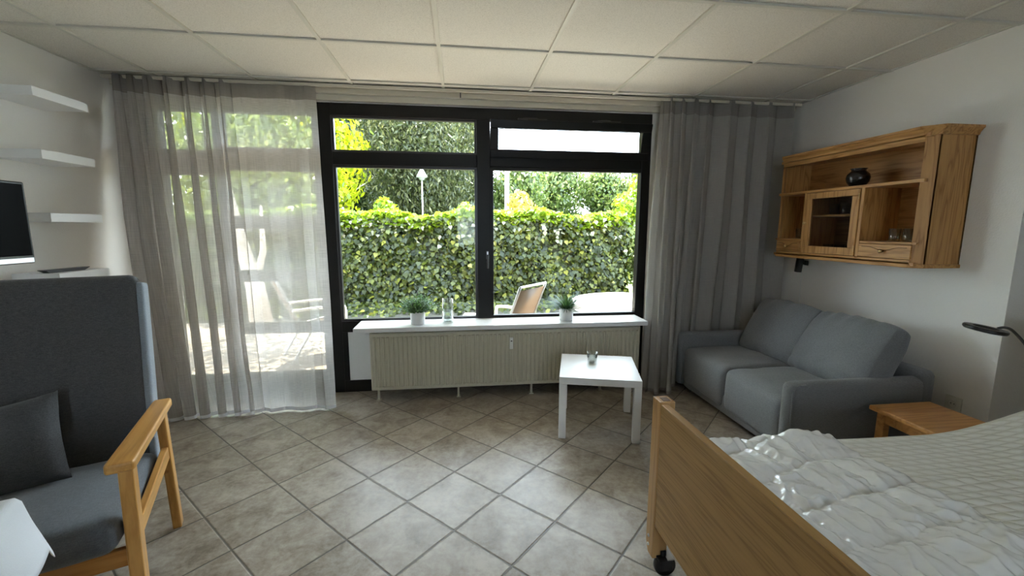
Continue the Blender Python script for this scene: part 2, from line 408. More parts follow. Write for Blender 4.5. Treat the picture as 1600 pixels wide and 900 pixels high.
# ---- window 1 (black frame, two bays over white infill)
F0, F1 = D - .005, D + .075
w = MB()
w.box(-1.13, -1.03, F0, F1, 0, 2.455)            # left post
w.box(-1.03, 1.72, F0, F1, 2.36, 2.455)          # head
w.box(1.635, 1.72, F0, F1, 0, 2.36)              # right post
w.box(.155, .27, F0 - .012, F1, .58, 2.36)       # mullion
w.box(-1.03, .155, F0, F1, 1.968, 2.072)         # left transom
w.box(.27, 1.635, F0, F1, 1.975, 2.075)          # right transom
w.box(-1.03, 1.635, F0, F1, .545, .640)          # bottom rail
w.box(-1.03, 1.635, F0, F1, 0, .105)             # plinth
w.box(-1.03, -.985, F0, F1, .105, .545)
w1 = struct(w.build('window_1', M_black, bevel=.004))
def sash_rails(mb, x0, x1, z0, z1, t, y0, y1):
    mb.box(x0, x1, y0, y1, z0, z0 + t).box(x0, x1, y0, y1, z1 - t, z1).box(x0, x0 + t, y0, y1, z0 + t, z1 - t).box(x1 - t, x1, y0, y1, z0 + t, z1 - t); return mb
g1 = MB(); sash_rails(g1, -1.03, .155, 2.072, 2.36, .018, D + .01, D + .05); g1.build('glazing_bead', M_darkmetal, w1, bevel=.002)
g2 = MB(); sash_rails(g2, -1.03, .155, .64, 1.968, .02, D + .01, D + .05); g2.build('glazing_bead', M_darkmetal, w1, bevel=.002)
g3 = MB(); sash_rails(g3, .27, 1.66, .64, 1.975, .028, D + .0, D + .05); g3.build('glazing_bead', M_black, w1, bevel=.003)
MB().box(-1.02, .145, D + .032, D + .038, 2.08, 2.35).build('pane', M_glass, w1)
MB().box(-1.02, .145, D + .032, D + .038, .65, 1.96).build('pane', M_glass, w1)
MB().box(.29, 1.64, D + .032, D + .038, .66, 1.96).build('pane', M_glass, w1)
MB().box(-.985, 1.635, D + .01, D + .06, .105, .545).build('infill_panel', M_whitetrim, w1)
# tilted vent sash: hinged along its bottom edge, leaning into the room
a = radians(14)
Mt = Matrix.Translation((0, D - .012, 2.055)) @ Matrix.Rotation(a, 4, 'X')
vs = MB()
for b in ((.268, 1.678, -.03, .02, 0, .062), (.268, 1.678, -.03, .02, .235, .305), (.268, .335, -.03, .02, .062, .235), (1.60, 1.678, -.03, .02, .062, .235)):
    vs.box(*b, M=Mt)
vso = vs.build('vent_sash', M_black, w1, bevel=.004)
MB().box(.33, 1.605, -.006, -.001, .058, .24, M=Mt).build('pane', M_glass, vso)
bd = MB()
for b in ((.335, 1.60, -.034, -.03, .062, .068), (.335, 1.60, -.034, -.03, .229, .235), (1.594, 1.60, -.034, -.03, .062, .235), (.335, .341, -.034, -.03, .062, .235)): bd.box(*b, M=Mt)
bd.build('glazing_bead', M_darkmetal, vso)
for x in (.60, 1.25):
    st = MB(); p0 = Mt @ Vector((x, 0, .305))
    st.tube([(x + .10, D + .01, 2.385), (x + .02, (D + p0.y) / 2, 2.375), (x - .06, p0.y, p0.z + .008)], .006, 8)
    st.box(x - .10, x - .02, p0.y - .012, p0.y + .012, p0.z - .002, p0.z + .010)
    st.tube([(x - .06, p0.y, p0.z + .008), (x + .15, p0.y + .01, p0.z + .012)], .0035, 6)
    st.build('scissor_stay', M_darkmetal, vso)
hd = MB().box(.232, .252, F0 - .03, F0 - .012, 1.18, 1.25).tube([(.242, F0 - .03, 1.215), (.242, F0 - .055, 1.215), (.242, F0 - .055, 1.10)], .008, 8)
hd.build('window_handle', M_darkmetal, w1, bevel=.002)
MB().box(.236, .248, F0 - .036, F0 - .030, 1.20, 1.245).build('keyhole_plate', M_silver, w1)

# ---- glazed door behind the left curtain
d = MB()
d.box(-2.42, -2.32, F0, F1, 0, 2.455); d.box(-2.32, -1.13, F0, F1, 2.36, 2.455); d.box(-1.935, -1.86, F0, F1, 0, 2.36)
d.box(-2.32, -1.935, F0, F1, 1.87, 2.06); d.box(-2.32, -1.935, F0, F1, 0, .19)
d.box(-1.86, -1.13, F0, F1, 1.91, 2.09); d.box(-1.86, -1.13, F0, F1, 0, .195)
d.box(-1.18, -1.13, F0, F1, .195, 2.36)
for z0, z1 in ((1.442, 1.546), (.999, 1.095), (.551, .639)): d.box(-1.86, -1.18, F0, F1, z0, z1)
d1 = struct(d.build('door_1', M_black, bevel=.004))
for b in ((-2.32, -1.935, .19, 1.87), (-2.32, -1.935, 2.06, 2.36), (-1.86, -1.18, .195, .551), (-1.86, -1.18, .639, .999), (-1.86, -1.18, 1.095, 1.442), (-1.86, -1.18, 1.546, 1.91), (-1.86, -1.18, 2.09, 2.36)):
    MB().box(b[0], b[1], D + .032, D + .038, b[2], b[3]).build('pane', M_glass, d1)
MB().box(-1.915, -1.88, F0 - .012, F0, 1.0, 1.2).tube([(-1.9, F0 - .01, 1.1), (-1.9, F0 - .05, 1.1), (-1.79, F0 - .05, 1.1)], .009, 8).build('door_handle', M_silver, d1)

# ---- window board
sill = MB().box(-.865, 1.63, 3.435, D - .006, .607, .645).build('window_board', M_white, bevel=.004); tag(sill, 'long white window board above the ribbed radiator', 'windowsill')
# ---- curtain track under the ceiling
tr = thing('curtain_track', 'cream metal curtain track along the ceiling above the window', 'curtain rail', (0, 0, 0))
t = MB().box(LW + .01, RW - .01, 3.66, 3.70, H - .055, H - .008).box(LW + .01, RW - .01, 3.70, 3.728, H - .10, H - .008).box(LW + .01, RW - .01, 3.585, 3.60, H - .032, H - .008).box(LW + .01, RW - .01, 3.60, 3.66, H - .016, H - .008)
t.build('track_profile', M_track, tr, bevel=.003)
for x in (.56, 1.17):
    MB().tube([(x - .05 + .01 * i, 3.62, H - .06 + .022 * sin(i / 10 * pi)) for i in range(11)], .003, 6).build('cord_loop', M_track, tr)
MB().box(.02, .028, 3.655, 3.66, H - .055, H - .008).build('joint', M_darkmetal, tr)

# ================================================================ CURTAINS
def curtain(name, label, top, bot, phase, amp, ncol, nrow, mats, group=None, hem=True, header=.125, ybot=None):
    root = thing(name, label, 'curtain', ((top[0] + top[1]) / 2, top[2], 0))
    L0 = Vector(root.location)
    def P(s, t):
        ph = phase(s); A = amp(s)
        x0 = top[0] + (top[1] - top[0]) * s; x1 = bot[0] + (bot[1] - bot[0]) * s
        yb = bot[2] + (bot[3] - bot[2]) * s
        if ybot: yb = ybot(s)
        tt = t ** .9
        drift = .9 * fbm(s * 5 + 3, t * 1.3, 5.1, 2) * t
        k = .55 + .45 * min(1, t * 2.5)
        x = x0 + (x1 - x0) * t; y = top[2] + (yb - top[2]) * tt
        y += A * k * sin(ph + drift) + .008 * fbm(s * 9, t * 3.5, 1.7, 3)
        x += A * .55 * k * sin(2 * (ph + drift) + .6) + .01 * fbm(s * 6, t * 2.5, 8.8, 2) * t
        z = (H - .012) * (1 - t) + .012 * t
        if t < .02: z -= .018 * max(0, sin(ph * .5 + 1.2)) ** 6
        return Vector((x, y, z)) - L0
    def sheet(nm, mat, t0, t1, rows, dy=0, solid=0):
        mb = MB(); uv = []
        for j in range(rows + 1):
            t = t0 + (t1 - t0) * j / rows
            for i in range(ncol + 1):
                s = i / ncol; p = P(s, t); p.y += dy; mb.v.append(tuple(p)); uv.append((s, t))
        for j in range(rows):
            for i in range(ncol):
                q = j * (ncol + 1) + i; mb.f.append((q, q + 1, q + ncol + 2, q + ncol + 1))
        mb.uv = uv; return mb.build(nm, mat, root, smooth=True)
    th = header / H
    sheet('curtain_panel', mats[0], th, .99, nrow)
    sheet('heading_band', mats[1], 0, th, 6)
    sheet('hem', mats[2] if hem else mats[1], .99, 1.0, 3)
    for i in range(12):
        q = (i + .5) / 12; p = P(q, 0); MB().tube([(p.x, p.y + .006, p.z - .01), (p.x, p.y + .008, p.z + .008)], .003, 5).build('glider', M_whitetrim, root)
    return root
def ph_left(s):  # many deep folds on the left, few shallow ones on the right
    return 2 * pi * (6.0 * (1 - (1 - min(s, 1)) ** 2.2) * .8 + 5.2 * s) + 1.3 * sin(13 * s)
curtain('sheer_curtain', 'sheer grey linen curtain drawn across the glazed door, garden showing through it',
        (-2.51, -1.10, 3.60), (-2.27, -1.02, 3.345, 3.375), ph_left,
        lambda s: .078 * max(0, 1 - s / .62) ** .6 + .018 + .010 * max(0, s - .85) / .15, 300, 70, (M_curt, M_curt_hd, M_hem))
def ph_right(s): return 2 * pi * (4.3 * min(s, .40) / .40 + 3.3 * max(0, s - .40) / .60) + 1.2 * sin(9 * s)
curtain('gathered_curtain', 'thick grey curtain hanging bunched in folds behind the sofa arm',
        (1.735, 2.96, 3.60), (1.60, 2.98, 3.40, 3.6), ph_right, lambda s: .074 - .034 * min(1, max(0, (s - .3) / .25)), 300, 60, (M_curt2, M_curt2_hd, M_curt2_hd), hem=False,
        ybot=lambda s: 3.40 + .185 * min(1, max(0, (s - .15) / .10)) ** 1.0)

# ================================================================ RADIATOR
rad = thing('radiator', 'cream ribbed panel radiator under the window board', 'radiator', (.39, 3.5, 0))
rb = MB(); x0, x1, z0, z1 = -1.135, 1.185, .108, .588
n = 62; pitch = (x1 - x0 - .03) / n; prof = []
for i in range(n):
    xa = x0 + .015 + i * pitch
    prof += [(xa + pitch * .12, -.034), (xa + pitch * .34, -.046), (xa + pitch * .66, -.046), (xa + pitch * .88, -.034)]
prof = [(x0, -.030), (x0 + .008, -.036)] + prof + [(x1 - .008, -.036), (x1, -.030)]
flat = [(x, min(-.036, y)*0 - .036) for x, y in prof]; flat[0] = (x0, -.03); flat[-1] = (x1, -.03)
rows = [(z0, flat), (z0 + .022, flat), (z0 + .034, prof), (z1 - .034, prof), (z1 - .022, flat), (z1, flat)]
m_ = len(prof)
for z, pr in rows: rb.v += [(x, y, z) for x, y in pr]
for r_ in range(len(rows) - 1):
    for i in range(m_ - 1): q = r_ * m_ + i; rb.f.append((q, q + 1, q + m_ + 1, q + m_))
rb.build('front_panel', M_cream, rad)
MB().box(x0, x1, -.030, .006, z0, z1).build('panel_body', M_cream, rad, bevel=.003)
MB().box(x0 + .01, x1 - .01, .05, .07, z0, z1 - .01).build('rear_panel', M_cream, rad, bevel=.003)
gr = MB().box(x0, x1, -.028, .07, z1, z1 + .006)
gr.build('top_grille', M_cream, rad, bevel=.002)
for xs in (x0, x1 - .004): MB().box(xs, xs + .004, -.03, .07, z0 + .01, z1).build('side_cover', M_cream, rad)
for x in (-1.09, -.42, .22, .85): MB().box(x - .008, x + .008, .015, .045, 0, z0 + .02).box(x - .02, x + .02, .005, .05, 0, .006).build('foot', M_cream, rad)
hca = MB().box(.018, .048, -.062, -.046, z1 - .155, z1 - .055); ho = hca.build('heat_meter', M_whitetrim, rad, bevel=.004)
MB().box(.026, .040, -.0635, -.061, z1 - .088, z1 - .080).build('display', M_blackpl, ho)
for i in (.0,): MB().tube([(x1 - .03, .02, z0 + .03), (x1 + .03, .02, z0 + .03), (x1 + .03, .02, 0)], .009, 8).build('pipe', M_cream, rad)

# ================================================================ THINGS ON THE SILL
def grass_plant(seed, spread, hgt, count, curl):
    random.seed(seed); vs, fs = [], []
    for i in range(count):
        a = random.uniform(0, 2 * pi); tilt = random.uniform(0, 1) ** .7 * spread; ln = hgt * random.uniform(.6, 1.0)
        base = Vector((cos(a), sin(a), 0)) * random.uniform(0, .03); dirv = Vector((cos(a) * sin(tilt), sin(a) * sin(tilt), cos(tilt)))
        side = Vector((-sin(a), cos(a), 0)) * .0030; k = len(vs)
        for j in range(5):
            t_ = j / 4; p = base + dirv * ln * t_ + Vector((cos(a), sin(a), -1.2)) * (curl * t_ * t_ * ln); wd = side * (1.25 - t_)
            vs += [p - wd, p + wd]
        for j in range(4): fs.append((k + 2 * j, k + 2 * j + 1, k + 2 * j + 3, k + 2 * j + 2))
        if curl < .2:
            for j in range(2, 9):     # little leaflets
                t_ = j / 8; p = base + dirv * ln * t_; k = len(vs)
                q = Vector((random.gauss(0, 1), random.gauss(0, 1), random.gauss(0, .6))).normalized() * .012; q2 = q.cross(dirv).normalized() * .0045
                vs += [p, p + q * .5 + q2, p + q, p + q * .5 - q2]; fs.append((k, k + 1, k + 2, k + 3))
    return MB().add(vs, fs)
M_pl1 = leafmat('fresh_green_foliage', [(0, (0.02, 0.07, 0.012)), (.5, (0.06, 0.17, 0.03)), (1, (0.16, 0.32, 0.06))], .35, .08)
M_pl2 = leafmat('dark_grass_foliage', [(0, (0.015, 0.05, 0.012)), (.6, (0.04, 0.12, 0.03)), (.93, (0.12, 0.24, 0.05)), (1, (0.25, 0.12, 0.08))], .35, .08)
def potted(name, label, loc, leaf, mat, ribs=False):
    t = thing(name, label, 'plant', loc)
    pr = [(.045, 0), (.052, .004), (.0555, .10), (.0555, .108), (.050, .108), (.049, .092), (.0, .092)]
    MB().lathe(pr, 36, close=False).build('pot', M_pot, t, smooth=True)
    if ribs:
        pass
    leaf.build('foliage', mat, t, loc=(0, 0, .09)); t.scale = (1.13, 1.13, 1.03); return t
potted('potted_plant', 'bushy green artificial plant in a white pot, left of the glass candle holder', (-.362, 3.56, .645), grass_plant(3, 1.25, .165, 460, .05), M_pl1)
potted('potted_grass', 'spiky dark green grass plant in a white pot in front of the garden table', (.925, 3.565, .645), grass_plant(5, 1.25, .20, 460, .22), M_pl2)
gh = thing('glass_hurricane', 'clear straight-sided glass candle holder on the window board', 'candle holder', (-.112, 3.60, .645))
MB().lathe([(.046, 0), (.048, .003), (.048, .205), (.044, .205), (.044, .012), (0, .012)], 32, close=False).build('glass_tube', M_cup, gh, smooth=True)
MB().lathe([(.012, .012), (.012, .075), (.028, .085), (.034, .10), (.034, .125), (.031, .125), (.030, .102), (.0, .095)], 24, close=False).build('tealight_bowl', M_cup, gh, smooth=True)
MB().lathe([(0, .096), (.020, .096), (.020, .110), (0, .110)], 20, close=False).build('tealight', M_wax, gh, smooth=True)

# ================================================================ SIDE TABLE (white)
tb = thing('side_table', 'small square white table standing in front of the radiator', 'table', (1.0, 2.89, 0), radians(-15.5))
MB().box(-.275, .275, -.275, .275, .395, .445).build('tabletop', M_white, tb, bevel=.0025)
for sx in (-1, 1):
    for sy in (-1, 1): MB().box(min(sx * .275, sx * .225), max(sx * .275, sx * .225), min(sy * .275, sy * .225), max(sy * .275, sy * .225), 0, .3955).build('leg', M_white, tb, bevel=.0025)
cup = thing('tealight_glass', 'small clear glass with a tealight on the white table', 'candle holder', (.978, 2.97, .445))
MB().lathe([(.030, 0), (.033, .003), (.0415, .082), (.0395, .082), (.031, .010), (0, .010)], 32, close=False).build('glass_cup', M_cup, cup, smooth=True)
MB().lathe([(0, .010), (.019, .010), (.019, .026), (0, .026)], 20, close=False).build('tealight', M_wax, cup, smooth=True)

# ================================================================ SOFA
sf = thing('sofa', 'grey two-seat fabric sofa against the right wall under the cabinet', 'sofa', (2.42, 2.833, 0))
def wr_(seed, a, f=7):
    def g(P):
        n_ = fbm(P.x * f + seed, P.y * f, P.z * f, 3); return P + Vector((n_, n_ * .4, n_)) * a
    return g
MB().rbox(.78, 1.20, .17, .03, 10, (-.05, 0, .125), bulge=(0.003, 0, 0)).build('base', M_sofa, sf, smooth=True)
MB().rbox(.13, 1.34, .50, .045, 14, (.455, 0, .33)).build('back_frame', M_sofa, sf, smooth=True)
for sy in (-1, 1):
    MB().rbox(.97, .085, .485, .04, 16, (.0, sy * .625, .295), bulge=(0, .004, .0)).build('armrest', M_sofa, sf, smooth=True)
    pp = MB(); yy = sy * (.625) 
    hw = .0405
    for s2 in (-1, 1):
        pp.tube([(-.463, yy + s2 * hw, .07), (-.463, yy + s2 * hw, .47), (-.455, yy + s2 * (hw - .004), .50), (-.43, yy + s2 * (hw - .004), .522), (-.38, yy + s2 * (hw - .004), .526)], .004, 6)
    pp.build('piping', M_sofac, sf, smooth=True)
for i, yc in enumerate((-.291, .291)):
    def seatfn(P, i=i):
        q = P.copy(); q.z += .006 * fbm(P.x * 6 + i * 9, P.y * 6, 0, 3); 
        if q.x < -.3: q.x -= .008 * sin(pi * (P.z + .18) / .36)
        return q
    MB().rbox(.80, .578, .33, .05, 22, (-.055, yc, .248), bulge=(.012, .0, .014), fn=seatfn).build('seat_cushion', M_sofac, sf, smooth=True)
    ps = MB(); y_e = yc + (.289 if i == 0 else -.289)
for i, (yc, wd, hg, tilt, rz, rx) in enumerate(((.27, .60, .50, 27, 3, 0), (-.30, .66, .50, 30, -4, -2))):
    Mx = Matrix.Translation((.225, yc, .612)) @ Matrix.Rotation(radians(rz), 4, 'Z') @ Matrix.Rotation(radians(rx), 4, 'X') @ Matrix.Rotation(radians(tilt), 4, 'Y')
    def cf(P, i=i, wd=wd, hg=hg):
        q = P.copy(); y = P.y / (wd / 2); z = P.z / (hg / 2)
        k = (max(0, 1 - abs(y) ** 3.5) * max(0, 1 - abs(z) ** 3.5)) ** .4
        th = (.030 + .105 * k); q.x = math.copysign(1, P.x) * th * min(1, abs(P.x) / .04)
        edge = max(0, z - .35)
        q.x += (.012 if i else .006) * edge * sin(y * 17 + 2 * z + i) * math.copysign(1, P.x) + .007 * fbm(y * 2.5 + 7 * i, z * 2.5, i, 3)
        q.z += .012 * fbm(y * 3, i * 4, 0, 2) - .012 * y * y * (z > 0); q.y *= 1 - .035 * z
        return q
    MB().rbox(.10, wd, hg, .035, 30, (0, 0, 0), M=Mx, fn=cf).build('back_cushion', M_sofac, sf, smooth=True)
for sx in (-.36, .40):
    for sy in (-.58, .58): MB().box(sx - .02, sx + .02, sy - .02, sy + .02, 0, .06).build('foot', M_blackpl, sf, bevel=.003)

# ================================================================ SMALL WOODEN SIDE TABLE
st = thing('wooden_stool', 'low orange-brown wooden side table between the sofa arm and the bed', 'table', (2.60, 1.83, 0))
MB().box(-.205, .205, -.27, .265, .392, .42).build('tabletop', M_stool, st, bevel=.006)
MB().box(-.165, .165, .205, .225, .33, .392).box(-.165, .165, -.225, -.205, .33, .392).box(-.165, -.145, -.205, .205, .33, .392).box(.145, .165, -.205, .205, .33, .392).build('apron', M_stool, st, bevel=.002)
for sx in (-1, 1):
    for sy in (-1, 1):
        cx_, cy_ = sx * .155, sy * .215
        MB().box(cx_ - .022, cx_ + .022, cy_ - .022, cy_ + .022, 0, .392).build('leg', M_stool, st, bevel=.004)

# ================================================================ SOCKET ON THE RIGHT WALL
so = thing('wall_socket', 'cream power socket low on the white wall behind the wooden side table', 'socket', (RW, 2.145, .372))
M_sock = plain('socket_cream', (0.66, 0.63, 0.55), 0.4)
MB().box(-.010, 0, -.045, .045, -.045, .045).build('cover_plate', M_sock, so, bevel=.004)
My = Matrix.Rotation(-pi / 2, 4, 'Y')
MB().lathe([(.024, .010), (.024, .0135), (.0195, .0135), (.0195, -.004 + .008), (0, .004)], 28, close=False, M=My).build('socket_ring', M_sock, so, smooth=False)
MB().tube([(-.012, -.009, 0), (-.006, -.009, 0)], .003, 8).tube([(-.012, .009, 0), (-.006, .009, 0)], .003, 8).build('contact_hole', M_blackpl, so)

# ================================================================ WALL CABINET
cb = thing('wall_cabinet', 'oak wall cabinet with glass door and open compartments on the right wall', 'cabinet', (RW, 2.83, 1.225))
fx = -.30; zt = .79           # front plane (local x), top of carcass
ya, yb = -.60, .60            # near and far ends
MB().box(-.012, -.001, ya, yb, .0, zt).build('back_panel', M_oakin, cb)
MB().box(fx, -.012, ya + .018, yb - .018, 0, .022).build('bottom_board', M_oakY, cb, bevel=.002)
MB().box(fx, -.012, ya + .018, yb - .018, zt - .022, zt).build('top_board', M_oakY, cb, bevel=.002)
for s_ in (-1, 1):
    y_o = s_ * .60
    MB().box(fx + .045, -.001, min(y_o, y_o - s_ * .018), max(y_o, y_o - s_ * .018), 0, zt).build('side_panel', M_oakZ, cb, bevel=.002)
    # chamfered corner pillar
    pts = [(fx, y_o - s_ * .045), (fx + .045, y_o), (fx + .06, y_o), (fx + .06, y_o - s_ * .02), (fx + .018, y_o - s_ * .045)]
    if s_ < 0: pts.reverse()
    MB().prism(pts, 0, zt).build('corner_pillar', M_oakZ, cb, bevel=.0015)
def yl(y): return y - 2.83
for z0_, z1_ in ((0, .035), (zt - .05, zt)): MB().box(fx, fx + .02, ya + .045, yb - .045, z0_, z1_).build('face_rail', M_oakY, cb, bevel=.002)
# crown and foot mouldings (swept around the chamfered plan)
def plan(o):
    return [(-.001, ya - o), (fx + .045, ya - o), (fx - o, ya + .045 + o * .4), (fx - o, yb - .045 - o * .4), (fx + .045, yb + o), (-.001, yb + o)]
def loft(levels):
    mb = MB(); n_ = 6
    for o_, z_ in levels: mb.v += [(x, y, z_) for x, y in plan(o_)]
    for i in range(len(levels) - 1):
        for j in range(n_): q = i * n_; mb.f.append((q + j, q + (j + 1) % n_, q + n_ + (j + 1) % n_, q + n_ + j))
    mb.f.append(tuple(range(n_))[::-1]); mb.f.append(tuple((len(levels) - 1) * n_ + j for j in range(n_))); return mb
loft([(0, zt - .016), (.008, zt - .012), (.010, zt), (.022, zt + .018), (.030, zt + .024), (.030, zt + .038), (0, zt + .038)]).build('crown_moulding', M_oakY, cb)
loft([(0, -.012), (.006, -.012), (.008, -.006), (.008, .008), (0, .012)]).build('foot_moulding', M_oakY, cb)
zs = .515                      # middle shelf
MB().box(fx, -.012, ya + .02, yb - .02, zs - .010, zs + .010).build('shelf', M_oakY, cb, bevel=.002)
for y_ in (yl(3.118), yl(2.632)): MB().box(fx, -.012, y_ - .011, y_ + .011, .022, zs - .010).build('divider', M_oakZ, cb, bevel=.001)
zd = .137
for (u0, u1) in ((ya + .02, yl(2.632) - .011), (yl(3.118) + .011, yb - .02)):
    MB().box(fx + .003, -.012, u0, u1, zd - .007, zd + .007).build('shelf', M_oakY, cb, bevel=.001)
def drawer(u0, u1):
    z0_, z1_ = .037, .128; fo = MB().box(fx - .004, fx + .014, u0, u1, z0_, z1_).build('drawer', M_oakY, cb, bevel=.004)
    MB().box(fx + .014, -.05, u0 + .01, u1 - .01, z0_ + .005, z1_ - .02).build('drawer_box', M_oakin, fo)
    cc = (u0 + u1) / 2
    pts = []
    W_ = (u1 - u0) / 2 - .025
    for i in range(25):
        t_ = -1 + i / 12; pts.append((fx - .0045, cc + t_ * W_, z1_ - .020 - .022 * (max(0, cos(t_ * pi / 1.3))) ** 1.6))
    MB().tube(pts, .0022, 5).build('carved_line', M_carve, fo)
    MB().lathe([(.006, 0), (.006, .009), (.012, .015), (.0135, .022), (.008, .029), (0, .030)], 16, (fx - .004, cc, (z0_ + z1_) / 2), close=False, M=My).build('knob', M_brass, fo, smooth=True)
M_carve = plain('dark_carved_line', (0.16, 0.07, 0.02), 0.6)
drawer(yl(2.27), yl(2.618)); drawer(yl(3.132), yl(3.385))
# glass door
dy0, dy1, dz0, dz1 = yl(2.648), yl(3.102), .037, zs - .013
dr = MB(); t_ = .055
dr.box(fx - .006, fx + .014, dy0, dy1, dz0, dz0 + t_).box(fx - .006, fx + .014, dy0, dy1, dz1 - t_ + .01, dz1).box(fx - .006, fx + .014, dy0, dy0 + t_, dz0 + t_, dz1 - t_ + .01).box(fx - .006, fx + .014, dy1 - t_, dy1, dz0 + t_, dz1 - t_ + .01)
dro = dr.build('door', M_oakZ, cb, bevel=.003)
MB().box(fx + .002, fx + .006, dy0 + t_ - .004, dy1 - t_ + .004, dz0 + t_ - .004, dz1 - t_ + .014).build('glass_pane', M_cabglass, dro)
MB().lathe([(.006, 0), (.006, .009), (.012, .015), (.0135, .022), (.008, .029), (0, .030)], 16, (fx - .006, dy1 - .022, .27), close=False, M=My).build('knob', M_brass, dro, smooth=True)
for z_ in (dz0 + .05, dz1 - .05): MB().tube([(fx - .008, dy0 + .002, z_ - .02), (fx - .008, dy0 + .002, z_ + .02)], .004, 8).build('hinge', M_brass, dro)
zin = .325
MB().box(fx + .03, -.012, yl(2.643), yl(3.107), zin - .007, zin + .007).build('inner_shelf', M_oakY, cb)
# pot on the middle shelf
pt = MB().lathe([(.030, 0), (.045, .004), (.066, .035), (.072, .062), (.066, .088), (.050, .106), (.043, .112), (.044, .120), (.052, .128), (.047, .128), (.038, .118), (.038, .10), (.0, .09)], 36, close=False).build('clay_pot', M_potclay, smooth=True, loc=(RW - .205, 2.775, 1.225 + zs + .010))
tag(pt, 'round glossy black clay pot on the upper shelf of the oak cabinet', 'pot')
# glasses
gl0 = MB().lathe([(.026, 0), (.028, .003), (.034, .085), (.032, .085), (.0265, .012), (0, .012)], 24, close=False).build('drinking_glass', M_cup, smooth=True, loc=(RW - .24, 2.435, 1.225 + zd + .007))
tag(gl0, 'clear tumbler in the open right compartment of the cabinet, leftmost at the front', 'glass', 'tumblers in the wall cabinet')
spots = [(-.24, 2.345, zd + .007, 'clear tumbler in the open right compartment of the cabinet, rightmost at the front'),
         (-.14, 2.42, zd + .007, 'clear tumbler in the open right compartment of the cabinet, left one behind'),
         (-.14, 2.335, zd + .007, 'clear tumbler in the open right compartment of the cabinet, right one behind'),
         (-.22, 3.235, zd + .007, 'clear tumbler in the open left compartment of the cabinet, nearer the curtain'),
         (-.22, 3.165, zd + .007, 'clear tumbler in the open left compartment of the cabinet, nearer the glass door')]
for i, y_ in enumerate((2.99, 2.89, 2.79)):
    pos = ('leftmost', 'middle', 'rightmost')[i]
    spots.append((-.18, y_, .023, pos + ' of three clear glasses behind the cabinet door, bottom shelf'))
    spots.append((-.18, y_ - .02, zin + .007, pos + ' of three clear glasses behind the cabinet door, upper shelf'))
for x_, y_, z_, lb in spots:
    c_ = gl0.copy(); COL.objects.link(c_); c_.location = (RW + x_, y_, 1.225 + z_); c_['label'] = lb
# spotlight under the cabinet
sp = thing('spotlight', 'small black cylinder spotlight under the left end of the oak cabinet', 'lamp', (RW, 3.375, 1.165))
Ms = Matrix.Translation((-.075, 0, -.03)) @ Matrix.Rotation(radians(6), 4, 'X')
MB().lathe([(0, .06), (.026, .06), (.028, .055), (.028, -.062), (.025, -.062), (.025, -.045), (0, -.045)], 28, close=False, M=Ms).build('lamp_body', M_blackpl, sp, smooth=False)
MB().lathe([(0, -.050), (.0245, -.050), (.0245, -.055), (0, -.055)], 24, close=False, M=Ms).build('lens', M_whitetrim, sp)
MB().tube([(0, 0, -.02), (-.05, 0, -.02)], .008, 10).box(-.010, 0, -.018, .018, -.035, .005).build('wall_mount', M_blackpl, sp, bevel=.002)
MB().tube([(-.008, .035, -.02), (-.006, .04, -.06), (-.005, .04, -.30), (-.005, .038, -.60)], .0018, 6).build('cable', M_whitetrim, sp)

# ================================================================ BED
bd = thing('bed', 'wooden care bed on casters with a tall oak footboard', 'bed', (1.85, 1.06, 0))
bx = Vector((1.85, 1.06, 0))
def W(*b): return (b[0] - bx.x, b[1] - bx.x, b[2] - bx.y, b[3] - bx.y, b[4], b[5])
MB().box(*W(.785, .812, .56, 1.504, .225, .752)).build('footboard', M_foot, bd, bevel=.002)
MB().box(*W(.784, .814, .56, 1.504, .752, .759)).build('footboard_edge', M_footlip, bd, bevel=.003)
def post(y0, y1):
    mb = MB()
    pts = [(y0, .766), (y1, .766), (y1, .12), (y1 - .022, .075), (y0, .075)]
    k_ = len(mb.v)
    M2 = Matrix(((0, 0, 1, 0), (1, 0, 0, 0), (0, 1, 0, 0), (0, 0, 0, 1)))
    mb.prism([(y - bx.y, z) for y, z in pts], .782 - bx.x, .846 - bx.x, M=M2)
    return mb
po = post(1.506, 1.572).build('bed_post', M_postw, bd, bevel=.004)
MB().box(*W(.80, .83, 1.515, 1.552, .766, .7675)).build('post_inlay', M_darkwood if 'M_darkwood' in globals() else M_carve, po)
for z_ in (.155, .115): MB().lathe([(.007, 0), (.007, .003), (.004, .005), (0, .005)], 12, (.782 - bx.x, 1.545 - bx.y, z_), close=False, M=My).build('bolt', M_silver, po, smooth=True)
post(.49, .556).build('bed_post', M_postw, bd, bevel=.004)
MB().box(*W(2.86, 2.885, .56, 1.504, .30, 1.0)).build('headboard', M_foot, bd, bevel=.003)
for y0_ in (.49, 1.506): MB().box(*W(2.84, 2.90, y0_, y0_ + .066, .08, 1.02)).build('bed_post', M_postw, bd, bevel=.004)
for y_ in (.60, 1.45): MB().box(*W(.81, 2.87, y_ - .012, y_ + .012, .36, .48)).build('side_rail', M_foot, bd, bevel=.003)
MB().box(*W(.85, 2.84, .63, 1.44, .38, .435)).build('slatted_base', M_darkmetal, bd, bevel=.003)
